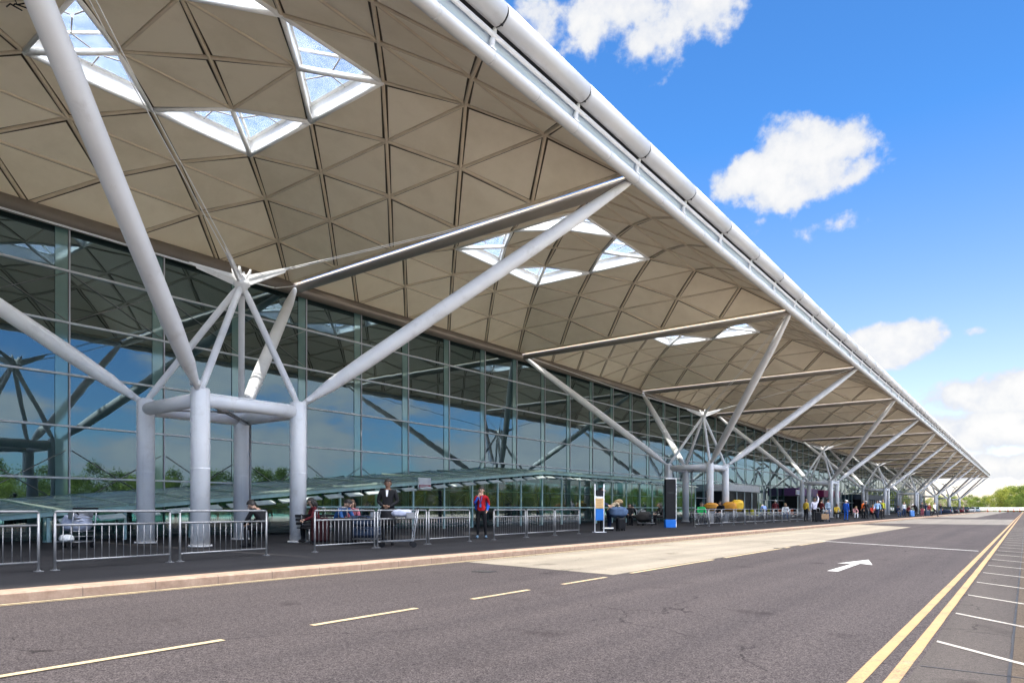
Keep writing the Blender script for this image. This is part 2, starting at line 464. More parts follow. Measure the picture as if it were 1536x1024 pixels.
# a plain rim around the dome
rim = MB()
for sec in range(4):
    for j in range(5):
        a, b = nd(sec, 5, j), nd(sec, 5, j+1)
        o_ = {0: Vector((0, .02, 0)), 1: Vector((.02, 0, 0)), 2: Vector((0, -.02, 0)), 3: Vector((-.02, 0, 0))}[sec]
        for (h0, h1) in ((-.07, .20),):
            z0, z1 = Vector((0, 0, h0)), Vector((0, 0, h1))
            ribs.poly([a+z0, b+z0, b+z1, a+z1]); ribs.poly([a+z0, b+z0, b+z0+o_, a+z0+o_]); ribs.poly([a+z0+o_, b+z0+o_, b+z1+o_, a+z1+o_])

roof = thing('terminal_roof', 'long overhanging terminal roof of beige triangulated domes with white tube eave', 'roof', (0, 0, 0))
dome0 = pan.build('roof_dome', [M['panel'], M['backing']], roof)
lat0 = ribs.build('lattice', M['rib'], dome0)
def make_skylight(quad_tris):
    mb = MB()
    pts = {}
    for t in quad_tris:
        for v in t: pts[key(v)] = v
    # border edges appear once
    cnt = {}
    for t in quad_tris:
        for a, b in ((0, 1), (1, 2), (2, 0)):
            k = tuple(sorted((key(t[a]), key(t[b])))); cnt.setdefault(k, []).append((t[a], t[b]))
    up = Vector((0, 0, .5))
    cen = sum(pts.values(), Vector())/len(pts)
    for k, l in cnt.items():
        a, b = l[0]
        if len(l) == 1:
            mb.poly([a, b, b+up, a+up], 0)
            ia = a+(cen-a)*.10+up; ib = b+(cen-b)*.10+up           # curb on top
            mb.poly([a+up, b+up, ib, ia], 0)
            mb.rings([a, b], .07, 8, 0)
        else:
            mb.rings([a+Vector((0, 0, -.02)), b+Vector((0, 0, -.02))], .085, 10, 0)
            mb.rings([a+up*1.05, b+up*1.05], .05, 6, 0)
            mid = (a+b)/2
    for t in quad_tris:
        q = [v+up*1.02 for v in t]; c = sum(q, Vector())/3
        mb.poly([v+(c-v)*.02 for v in q], 1)
        for i in range(3):                                        # louvre bars from the middle of the pane
            m_ = (q[i]+q[(i+1) % 3])/2
            mb.rings([m_, m_+(c-m_)*.9], .022, 6, 2)
    return mb.build('skylight', [M['reveal'], M['skylight_glass'], M['grey_steel']], dome0)
for kx, l in sky.items(): make_skylight(l)
dome0.location = (XC, GY(NB0)+9, ZE)
for b in range(NB0+1, NB1): 
    d = dup(dome0, (XC, GY(b)+9, ZE), parent=roof)
# cross beams on every grid line
mb = MB(); mb.rings([(-9.9, 0, -.05), (-10.8, 0, -.12), (-27.4, 0, -.12)], [.12, .18, .18], 14)
mb.rings([(-9.95, 0, .02), (-10.5, 0, -.16), (-11.4, 0, -.22)], [.07, .13, .05], 10)
beam0 = mb.build('cross_beam', M['grey_steel'], roof, (0, GY(NB0), ZE-.1))
for b in range(NB0+1, NB1+1):
    o = beam0.copy(); COL.objects.link(o); o.location = (0, GY(b), ZE-.1)
YA, YB = GY(NB0)-.2, GY(NB1)+.2
# eave: lower white tube, bright gutter, thin rail, big segmented fascia tube
def seg_points(n=16): return [(0, YA+(YB-YA)*i/n) for i in range(n+1)]
mb = MB(); mb.rings([(-9.73, y, ZE-.23) for _, y in seg_points(40)], .16, 18)
for k in range(int((YB-YA)/1.8)): mb.rings([(-9.73, YA+k*1.8, ZE-.23), (-9.73, YA+k*1.8+.05, ZE-.23)], .167, 18)
mb.build('eave_tube', M['fascia_white'], roof)
mb = MB()
for i in range(80):
    y0 = YA+(YB-YA)*i/80+.01; y1 = YA+(YB-YA)*(i+1)/80-.01
    mb.poly([(-9.84, y0, ZE-.16), (-9.84, y1, ZE-.16), (-9.67, y1, ZE+.30), (-9.67, y0, ZE+.30)])
    mb.poly([(-9.67, y0, ZE+.30), (-9.67, y1, ZE+.30), (-9.95, y1, ZE+.34), (-9.95, y0, ZE+.34)])
mb.build('gutter_panel', M['gutter_glass'], roof)
mb = MB(); mb.rings([(-9.60, y, ZE+.20) for _, y in seg_points(40)], .058, 12); mb.build('gutter_rail', M['white_steel'], roof)
mb = MB(); mb.box(-9.95, -9.50, YA, YB, ZE+.35, ZE+.42); mb.box(-9.95, -9.60, YA, YB, ZE+.42, ZE+.6); mb.build('gutter_soffit', M['dark_rubber'], roof)
NS = int((YB-YA)/3.6)
mb = MB(); mb.rings([(0, .028, 0), (0, 3.572, 0)], [.275, .275], 24)
fs0 = mb.build('fascia_tube', M['fascia_white'], roof, (-9.45, YA, ZE+.60))
mb = MB(); mb.rings([(-.01, 0, -.34), (-.01, 0, -.2), (.06, 0, .0), (.08, 0, .14)], [.05, .065, .055, .04], 10); mb.box(-.05, .05, -.09, .09, -.37, -.33)
br0 = mb.build('bracket', M['white_steel'], roof, (-9.66, YA+.02, ZE+.28))
mb = MB(); mb.rings([(0, -.025, 0), (0, .025, 0)], .262, 24); mb.rings([(.02, -.05, -.2), (.1, 0, -.29)], .025, 6)
jr0 = mb.build('joint_ring', M['dark_rubber'], roof, (-9.45, YA, ZE+.60))
for i in range(1, NS+1):
    for o0, dx in ((fs0, 0), (br0, 0), (jr0, 0)):
        if i == NS and o0 is fs0: continue
        o = o0.copy(); COL.objects.link(o); o.location.y = o0.location.y+3.6*i
# roof skin edge between the domes and the tube
mb = MB(); mb.box(-10.12, -9.74, YA, YB, ZE-.06, ZE-.02); mb.box(-27.9, -27.46, YA, YB, ZE-.02, ZE+.2); mb.build('edge_trim', M['rib'], roof)
# upper weathering sheet of the hall roof behind
mb = MB(); mb.box(-70, -27.95, YA, YB, ZE+.02, ZE+.5); mb.build('hall_roof', M['grey_steel'], roof)

# ------------------------------------------------------------------ glass facade
fac = thing('glass_facade', 'tall reflective blue green glass wall of the terminal behind the columns', 'facade', (XF, 0, 0))
MS = 3.40; YM0 = 37.3-3.40*16
NM = 86
ZT = [.12, 2.10, 3.97, 5.84, 7.71, 9.58, 11.28]
rn = random.Random(3)
mb = MB()
for i in range(NM-1):
    for k in range(6):
        y0 = YM0+MS*i+.03; y1 = y0+MS-.06; z0 = ZT[k]+.02; z1 = ZT[k+1]-.02
        a, c, b_ = rn.gauss(0, .0028)*MS/2, rn.gauss(0, .0028), rn.gauss(0, .004)
        mb.poly([(b_*.3-a-c, y0, z0), (b_*.3+a-c, y1, z0), (b_*.3+a+c, y1, z1), (b_*.3-a+c, y0, z1)], 0)
mb.build('glazing', M['facade_glass'], fac)
mb = MB(); mb.box(0.001, .05, -.03, .02, .1, 11.3, 0); mb.box(.05, .07, -.012, .034, .1, 11.3, 1); mb.box(.012, .03, -.44, -.032, .1, 11.26, 2)
mu0 = mb.build('mullion', [M['mullion_cap'], M['mullion_face'], M['glass_fin']], fac, (0, YM0, 0))
for i in range(1, NM):
    o = mu0.copy(); COL.objects.link(o); o.location.y = YM0+MS*i
for k, z in enumerate(ZT[1:]):
    mb = MB(); mb.box(.0, .10, YM0, YM0+MS*(NM-1), z-.035, z+.035, bev=.008)
    mb.build('transom', M['transom'], fac)
mb = MB(); mb.rings([(.32, YM0, 11.28), (.32, YM0+MS*(NM-1), 11.28)], .29, 18); mb.box(-.1, .25, YM0, YM0+MS*(NM-1), 11.32, 11.6)
mb.build('head_beam', M['head_steel'], fac)
mb = MB(); mb.box(-.2, .06, YM0, YM0+MS*(NM-1), 0, .12); mb.build('plinth', M['plinth'], fac)
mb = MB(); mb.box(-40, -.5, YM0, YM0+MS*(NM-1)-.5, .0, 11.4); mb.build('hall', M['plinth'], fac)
# crossed bracing rods in the lower panes
mb = MB()
for s in (-1, 1):
    mb.cyl((.05, -MS/2+.1, 1.1 if s > 0 else 3.1), (.05, MS/2-.1, 3.1 if s > 0 else 1.1), .012, n=6)
mb.rings([(.03, 0, 2.1), (.075, 0, 2.1)], .06, 10)
cb0 = mb.build('cross_brace', M['galv'], fac, (0, YM0+MS*7.5, 0))
for i in range(4, 16):
    if i == 7: continue
    o = cb0.copy(); COL.objects.link(o); o.location.y = YM0+MS*(i+.5)
mb = MB()
for s in (-1, 1): mb.cyl((.05, -MS/2+.1, 7.8 if s > 0 else 9.5), (.05, MS/2-.1, 9.5 if s > 0 else 7.8), .012, n=6)
cb1 = mb.build('cross_brace', M['galv'], fac, (0, YM0+MS*7.5, 0))
for i in (8, 9, 10):
    o = cb1.copy(); COL.objects.link(o); o.location.y = YM0+MS*(i+.5)

# ------------------------------------------------------------------ structural steel trees
T0 = (-18.75, 10.85); RH = 1.5; ZRG = 3.86
tree_labels = [
 'white steel tree support nearest the camera, standing behind the left barriers',
 'second white steel tree support, beside the black totem and the long barrier run',
 'third white steel tree support, with the raised arm crowd at its foot',
 'fourth white steel tree support, behind the person in blue',
 'fifth white steel tree support, near the far crowd',
 'sixth white steel tree support along the terminal front',
 'seventh white steel tree support, beside the parked cars',
 'farthest white steel tree support, under the end of the roof']
st = thing('steel_tree', tree_labels[0], 'roof support', (T0[0], T0[1], 0), 0, 'steel tree supports along the terminal')
dxF, dxB = -9.85-T0[0], -27.35-T0[0]
dyN, dyFa = GY(0)-T0[1], GY(1)-T0[1]
corners = [(1, -1), (1, 1), (-1, -1), (-1, 1)]
top = {(1, -1): (dxF, dyN), (1, 1): (dxF, dyFa), (-1, -1): (dxB, dyN), (-1, 1): (dxB, dyFa)}
ax, ay = .28, .42; ZAP = 7.62
for sx, sy in corners:
    x, y = sx*RH, sy*RH
    mb = MB(); mb.rings([(x, y, 0), (x, y, ZRG+.2), (x, y, ZRG+.27), (x, y, ZRG+.3)], [.24, .24, .22, .12], 24)
    mb.rings([(x, y, .0), (x, y, .035)], .30, 20)
    mb.rings([(x, y, 2.02), (x, y, 2.03), (x, y, 2.045), (x, y, 2.055)], [.239, .244, .244, .239], 24, caps=False)
    for k in range(6):
        an = R(60*k+15); mb.rings([(x+.275*math.cos(an), y+.275*math.sin(an), .03), (x+.275*math.cos(an), y+.275*math.sin(an), .06)], .014, 6)
    mb.build('column', M['column_steel'], st)
    # tapered arm with a pinned knuckle at the foot
    a = Vector((x, y, ZRG+.12)); tp = Vector((*top[(sx, sy)], ZE-.12)); u = (tp-a).normalized(); ln = (tp-a).length
    mb = MB(); mb.rings([a+u*.30, a+u*.55, a+u*1.15, a+u*2.4, a+u*(ln*.6), a+u*(ln-2.2), a+u*(ln-.5), a+u*ln], [.09, .11, .19, .225, .225, .20, .12, .07], 20)
    w = u.cross(Vector((0, 0, 1))).normalized()
    mb.rings([a+u*.05, a+u*.42], .085, 12)
    mb.rings([a+u*.42-w*.13, a+u*.42+w*.13], .07, 12)
    for q in (2.4, ln*.6): mb.rings([a+u*(q-.012), a+u*q, a+u*(q+.012)], [.224, .231, .224], 20, caps=False)
    mb.build('arm', M['white_steel'], st)
    # strut to the apex
    b_ = Vector((x, y, ZRG+.2)); ap = Vector((ax, ay, ZAP)); v = (ap-b_).normalized()
    mb = MB(); mb.rings([b_+v*.05, b_+v*.4, ap-v*.4, ap-v*.15], [.07, .095, .095, .07], 14); mb.build('strut', M['white_steel'], st)
    # twin tension rods from the apex to the roof corner
    ap2 = Vector((ax, ay, ZAP+.12)); tq = Vector((*top[(sx, sy)], ZE-.05)); d = (tq-ap2); h = Vector((d.x, d.y, 0)).normalized(); n_ = Vector((-h.y, h.x, 0))
    mb = MB()
    for q in (-1, 1):
        mid = ap2+d*.5+Vector((0, 0, -.18))
        mb.rings([ap2+h*.2+n_*q*.05, ap2+h*.9+n_*q*.055+Vector((0, 0, d.z*.07-.02)), mid+n_*q*.06, tq+n_*q*.05], [.016, .013, .010, .010], 6)
    # fish plate
    mb.poly([ap2+h*.12+Vector((0, 0, -.22)), ap2+h*.12+Vector((0, 0, .12)), ap2+h*1.2+d*.02+Vector((0, 0, .36)), ap2+h*1.2+Vector((0, 0, .25))])
    for q in (-1, 1):
        mb.poly([ap2+h*.12+n_*.03*q+Vector((0, 0, -.22)), ap2+h*.12+n_*.03*q+Vector((0, 0, .12)), ap2+h*1.25+n_*.03*q+Vector((0, 0, .33)), ap2+h*1.25+n_*.03*q+Vector((0, 0, .25))])
    mb.build('tension_rod', M['white_steel'], st)
for a, b in ((0, 1), (1, 3), (3, 2), (2, 0)):
    pa, pb = corners[a], corners[b]
    A = Vector((pa[0]*RH, pa[1]*RH, ZRG-.02)); B = Vector((pb[0]*RH, pb[1]*RH, ZRG-.02)); u = (B-A).normalized()
    mb = MB(); mb.rings([A+u*.18, B-u*.18], .185, 20); mb.box(-.02, .02, .2, (B-A).length-.2, .183, .2, M4=Matrix.Translation(A) @ u.to_track_quat('Y', 'Z').to_matrix().to_4x4())
    mb.build('ring_beam', M['white_steel'], st)
mb = MB(); mb.rings([(ax, ay, ZAP-.32), (ax, ay, ZAP-.1), (ax, ay, ZAP-.06), (ax, ay, ZAP+.02), (ax, ay, ZAP+.03), (ax, ay, ZAP+.26)], [.12, .19, .24, .24, .16, .13], 20)
for k in range(4):
    an = R(45+90*k); mb.rings([(ax+.1*math.cos(an), ay+.1*math.sin(an), ZAP+.1), (ax+.22*math.cos(an), ay+.22*math.sin(an), ZAP+.3), (ax+.26*math.cos(an), ay+.26*math.sin(an), ZAP+.42)], [.05, .05, .03], 8)
mb.build('apex_node', M['white_steel'], st)
mb = MB(); mb.rings([(-RH+.42, RH+.05, .05), (-RH+.42, RH+.05, ZRG-.2)], .035, 10); mb.rings([(-RH+.42, RH+.05, ZRG-.2), (-.2, .2, ZRG+.05)], .03, 8); mb.build('drain_pipe', M['galv'], st)
mb = MB()
for k in range(4):
    an = R(45+90*k); mb.box(-.03, .03, 0, RH*1.25, -.06, -.02, M4=Matrix.Translation((0, 0, ZRG)) @ Matrix.Rotation(an, 4, 'Z'))
mb.rings([(0, 0, ZRG-.08), (0, 0, ZRG+.02)], .16, 12)
mb.build('ring_tie', M['grey_steel'], st)
for i in range(1, 8): dup(st, (T0[0], T0[1]+36*i, 0), label=tree_labels[i])
# ------------------------------------------------------------------ glass shelter over the ramp
sh = thing('glass_shelter', 'green tinted glass shelter before the facade, its roof sloping down leftwards', 'shelter', (-23, 0, 0))
YR0, YR1, YR2, SHH = -5.0, 33.5, 57.0, 3.2
def roof_z(y): return SHH-(.0885*(YR1-y) if y < YR1 else 0)
ys = [YR0+i*(YR1-YR0)/18 for i in range(18)]+[YR1+i*(YR2-YR1)/11 for i in range(12)]
gl = MB(); 
for i in range(len(ys)-1):
    a, b = ys[i], ys[i+1]
    za, zb = roof_z(a)-.3, roof_z(b)-.3
    if zb < .15: continue
    za = max(za, .08)
    gl.poly([(0, a+.03, .06), (0, b-.03, .06), (0, b-.03, zb), (0, a+.03, za)])
for x0, x1 in ((-2.2, -.05), (-4.4, -2.25)): gl.poly([(x0, YR2, .06), (x1, YR2, .06), (x1, YR2, SHH-.3), (x0, YR2, SHH-.3)])
gl.build('glazing', M['shelter_glass'], sh)
for i, y in enumerate(ys):
    h = roof_z(y)-.2
    if h < .1: continue
    mb = MB(); mb.box(-.05, .045, y-.045, y+.045, 0, h, bev=.01)
    if i % 3 == 0: mb.box(-.12, -.05, y-.11, y+.11, 0, h)
    mb.build('post', M['shelter_frame'], sh)
def strip(mb, x0, x1, dz0, dz1, y0=YR0, y1=YR2, mat=0):
    st_ = [y0]+[y for y in ys if y0 < y < y1]+[y1]
    for a, b in zip(st_[:-1], st_[1:]):
        za, zb = roof_z(a), roof_z(b)
        P = [(x0, a, za+dz0), (x1, a, za+dz0), (x1, a, za+dz1), (x0, a, za+dz1)]; Q = [(x0, b, zb+dz0), (x1, b, zb+dz0), (x1, b, zb+dz1), (x0, b, zb+dz1)]
        for k in range(4): mb.poly([P[k], P[(k+1) % 4], Q[(k+1) % 4], Q[k]], mat)
    za, zb = roof_z(st_[0]), roof_z(st_[-1])
    mb.poly([(x0, y0, za+dz0), (x1, y0, za+dz0), (x1, y0, za+dz1), (x0, y0, za+dz1)], mat)
    mb.poly([(x0, y1, zb+dz0), (x1, y1, zb+dz0), (x1, y1, zb+dz1), (x0, y1, zb+dz1)], mat)
def pitched(mb):
    st_ = ys+[YR2]
    for a, b in zip(st_[:-1], st_[1:]):
        if b-a < .1: continue
        za, zb = roof_z(a), roof_z(b)
        for k in range(4):
            x0, x1 = .16-1.16*k, .16-1.16*(k+1)+.05; u0, u1 = .02+.09*k, .02+.09*(k+1)
            for dz in (0, -.05): mb.poly([(x0, a+.04, za+u0+dz), (x0, b-.02, zb+u0+dz), (x1, b-.02, zb+u1+dz), (x1, a+.04, za+u1+dz)])
            mb.poly([(x0, a+.04, za+u0-.05), (x0, b-.02, zb+u0-.05), (x0, b-.02, zb+u0), (x0, a+.04, za+u0)])
        mb.rings([(.17, a, za+.03), (-4.5, a, za+.40)], .03, 6, 0)
mb = MB(); pitched(mb)
mb.build('roof', M['shelter_roof'], sh)
mb = MB(); strip(mb, .05, .11, -.17, .02); mb.build('fascia', M['shelter_frame'], sh)
mb = MB(); 
for i in range(6, len(ys)-1):
    for q in range(2):
        y = ys[i]+(ys[i+1]-ys[i])*(.1+.5*q); z = roof_z(y)
        mb.box(0, .34, 0, .75, -.02, .02, M4=Matrix.Translation((.04, y, z-.27)) @ Matrix.Rotation(R(22), 4, 'Y') @ Matrix.Rotation(math.atan(.0885) if y < YR1 else 0, 4, 'X'))
mb.build('louvre', M['louvre'], sh)
mb = MB(); mb.box(-.02, .03, 16, YR2, 1.02, 1.09); mb.build('rail', M['shelter_frame'], sh)
mb = MB(); mb.box(-.02, .02, 0, .86, -.3, .3, 0, bev=.01); mb.box(.02, .028, .04, .82, .10, .26, 1); mb.box(.02, .028, .04, .82, -.26, -.03, 2)
for k in range(4): mb.box(.028, .032, .1, .72-.06*(k % 2), -.22+.045*k, -.20+.045*k, 1)
M['sign_red'] = paint('sign_red', (.32, .03, .06), .5); M['sign_white'] = paint('sign_white', (.78, .77, .75), .5)
o = mb.build('notice_board', [M['sign_white'], M['sign_white'], M['sign_red']], None, (-22.86, 23.0, 2.15))
tag(o, 'small white and dark red notice fixed to the sloping part of the glass shelter', 'notice')

# ------------------------------------------------------------------ pedestrian barriers
def bar_x(y): return -12.15-.085*min(y, 24)
def make_barrier(ln, label):
    t = thing('pedestrian_barrier', label, 'barrier', (0, 0, 0), 0, 'galvanised pedestrian barriers along the kerb')
    H = .95
    mb = MB(); mb.rings([(0, .04, H-.02), (0, .07, H), (0, ln-.07, H), (0, ln-.04, H-.02)], [.018, .021, .021, .018], 10); mb.build('top_rail', M['galv'], t)
    mb = MB(); mb.rings([(0, .04, .73), (0, ln-.04, .73)], .017, 8); mb.rings([(0, .04, .15), (0, ln-.04, .15)], .017, 8); mb.build('rail', M['galv'], t)
    for y in (.04, ln-.04):
        mb = MB(); mb.rings([(0, y, 0), (0, y, H-.03)], .021, 10); mb.box(-.06, .06, y-.05, y+.05, 0, .012)
        for s in (-1, 1): mb.cyl((.042*s, y, .012), (.042*s, y, .03), .012, n=6)
        mb.build('post', M['galv'], t)
    n = int((ln-.2)/.11); mb = MB()
    for i in range(1, n): 
        y = .04+(ln-.08)*i/n; mb.cyl((0, y, .15), (0, y, .73), .006, n=6)
    mb.build('balusters', M['galv'], t)
    return t
bl = [
 (2.15, 'barrier panel at the left edge of the view, nearest the camera'),
 (4.32, 'barrier panel in front of the white cart, left of the front columns'),
 (6.45, 'barrier panel with a free end, in front of the hunched dark figure'),
 (9.70, 'barrier panel starting after the first gap, in front of the seated travellers'),
 (11.74, 'barrier panel in front of the man in the black suit and the grey bag'),
 (13.78, 'barrier panel ending just left of the man in the red waistcoat'),
 (17.05, 'barrier panel starting just right of the man in the red waistcoat'),
 (19.1, 'middle barrier panel between the red waistcoat man and the board on posts'),
 (21.15, 'barrier panel ending at the beige and blue board on white posts')]
far_l = ['just right of the black totem', 'in front of the bright green top', 'beside the nearest column of the second steel tree', 'in front of the woman in black', 'in front of the yellow cloth pile', 'right of the yellow cloth pile', 'in front of the yellow green chairs', 'in front of the bent man in blue', 'in front of the maroon top', 'in front of the white shirted traveller', 'in front of the orange seats', 'last but one before the crowd', 'last before the raised arm crowd']
bar0 = make_barrier(2.02, bl[0][1]); first = True
for y, lb in bl:
    ang = math.atan(.085)
    o = bar0 if first else dup(bar0, label=lb)
    o.location = (bar_x(y), y, 0); o.rotation_euler = (0, 0, ang); first = False
for i, lb in enumerate(far_l):
    dup(bar0, (-14.25, 35.2+2.06*i, 0), 0, 'far barrier panel '+lb)

# ------------------------------------------------------------------ people
cloth_cache = {}
def cloth(c):
    k = tuple(c)
    if k not in cloth_cache: cloth_cache[k] = paint('cloth', c, .85, var=.18, scale=7, spec=.2, bumpy=.2)
    return cloth_cache[k]
SKIN = paint('skin', (.50, .31, .22), .55, var=.06); SKIN_D = paint('skin_deep', (.20, .11, .07), .5, var=.06)
HAIR = {c: paint('hair', c, .6, var=.3, scale=30) for c in ((.015, .012, .01), (.10, .055, .03), (.62, .6, .57), (.30, .20, .10))}
FACE_DARK = paint('eye', (.03, .02, .02), .3); LIP = paint('lip', (.38, .16, .13), .5)

POSES = {}
base = dict(pel=(0, 0, .95), spi=(0, -.01, 1.12), che=(0, 0, 1.30), nkb=(0, -.01, 1.45), nk=(0, .01, 1.51), hd=(0, .025, 1.61), cr=(0, .015, 1.68),
  shL=(-.18, 0, 1.40), elL=(-.235, -.03, 1.13), wrL=(-.235, .05, .90), haL=(-.225, .08, .82),
  shR=(.18, 0, 1.40), elR=(.235, -.03, 1.13), wrR=(.235, .05, .90), haR=(.225, .08, .82),
  hiL=(-.10, 0, .88), knL=(-.115, .02, .49), anL=(-.12, -.02, .09), toL=(-.14, .15, .04),
  hiR=(.10, 0, .88), knR=(.115, .02, .49), anR=(.12, -.02, .09), toR=(.14, .15, .04))
def pose(name, **k): d = dict(base); d.update(k); POSES[name] = d
pose('stand')
pose('clasped', elL=(-.25, .0, 1.14), wrL=(-.10, .17, 1.02), haL=(-.03, .19, 1.0), elR=(.25, .0, 1.14), wrR=(.10, .17, 1.03), haR=(.03, .20, 1.02))
pose('hand_to_face', elR=(.22, .10, 1.16), wrR=(.09, .16, 1.37), haR=(.045, .15, 1.46), elL=(-.24, -.10, 1.15), wrL=(-.20, -.02, .95), haL=(-.17, .03, .9), hiL=(-.10, 0, .88), knL=(-.13, .03, .49), anL=(-.15, -.02, .09), toL=(-.19, .13, .04))
pose('walk', anL=(-.11, .30, .10), knL=(-.11, .22, .50), toL=(-.11, .46, .09), knR=(.11, .02, .49), anR=(.11, -.32, .16), toR=(.11, -.22, .04), elL=(-.24, -.12, 1.15), wrL=(-.23, -.18, .93), haL=(-.22, -.18, .85), elR=(.24, .06, 1.14), wrR=(.22, .22, .95), haR=(.21, .27, .88))
pose('arm_up', elR=(.26, .03, 1.66), wrR=(.20, .06, 1.90), haR=(.19, .07, 1.98), shR=(.19, 0, 1.44))
pose('hold_handle', elL=(-.23, .02, 1.14), wrL=(-.19, .26, 1.02), haL=(-.18, .33, 1.0), elR=(.23, .02, 1.14), wrR=(.19, .26, 1.02), haR=(.18, .33, 1.0))
S = dict(pel=(0, 0, .52), spi=(0, .02, .70), che=(0, .09, .89), nkb=(0, .12, 1.03), nk=(0, .15, 1.08), hd=(0, .19, 1.17), cr=(0, .20, 1.24),
  shL=(-.18, .11, .98), elL=(-.23, .20, .74), wrL=(-.15, .38, .66), haL=(-.12, .45, .64), shR=(.18, .11, .98), elR=(.23, .20, .74), wrR=(.15, .38, .66), haR=(.12, .45, .64),
  hiL=(-.10, .03, .49), knL=(-.13, .44, .50), anL=(-.13, .42, .09), toL=(-.15, .58, .04), hiR=(.10, .03, .49), knR=(.13, .44, .50), anR=(.13, .42, .09), toR=(.15, .58, .04))
pose('sit', **S)
pose('hunched_sit', **{**S, 'che': (0, .17, .85), 'nkb': (0, .26, .95), 'nk': (0, .30, .99), 'hd': (0, .36, 1.06), 'cr': (0, .39, 1.12), 'shL': (-.18, .22, .92), 'shR': (.18, .22, .92), 'elL': (-.22, .36, .68), 'elR': (.22, .36, .68), 'wrL': (-.1, .48, .60), 'wrR': (.1, .48, .60), 'haL': (-.05, .53, .57), 'haR': (.05, .53, .57)})
pose('bend', spi=(0, .10, 1.10), che=(0, .27, 1.20), nkb=(0, .40, 1.25), nk=(0, .45, 1.27), hd=(0, .54, 1.29), cr=(0, .60, 1.31), shL=(-.18, .36, 1.24), shR=(.18, .36, 1.24), elL=(-.23, .40, .98), elR=(.23, .40, .98), wrL=(-.18, .48, .76), wrR=(.18, .48, .76), haL=(-.16, .52, .69), haR=(.16, .52, .69), pel=(0, -.08, .95), hiL=(-.10, -.06, .88), hiR=(.10, -.06, .88))
RAD = dict(pel=.145, spi=.128, che=.145, nkb=.075, nk=.056, hd=.098, cr=.075, sh=.068, el=.05, wr=.035, ha=.034, hi=.098, kn=.064, an=.047, to=.04)
BONES = [('pel', 'spi', 1), ('spi', 'che', 1), ('che', 'nkb', 1), ('nkb', 'nk', 0), ('nk', 'hd', 0), ('hd', 'cr', 0)]
for s in 'LR':
    BONES += [('che', 'sh'+s, 1), ('sh'+s, 'el'+s, 1), ('el'+s, 'wr'+s, 4), ('wr'+s, 'ha'+s, 0), ('pel', 'hi'+s, 2), ('hi'+s, 'kn'+s, 2), ('kn'+s, 'an'+s, 2), ('an'+s, 'to'+s, 3)]
body_cache = {}
def seg_dist(p, a, b):
    ab = b-a; t = max(0, min(1, (p-a).dot(ab)/max(1e-9, ab.length_squared))); return (p-(a+ab*t)).length
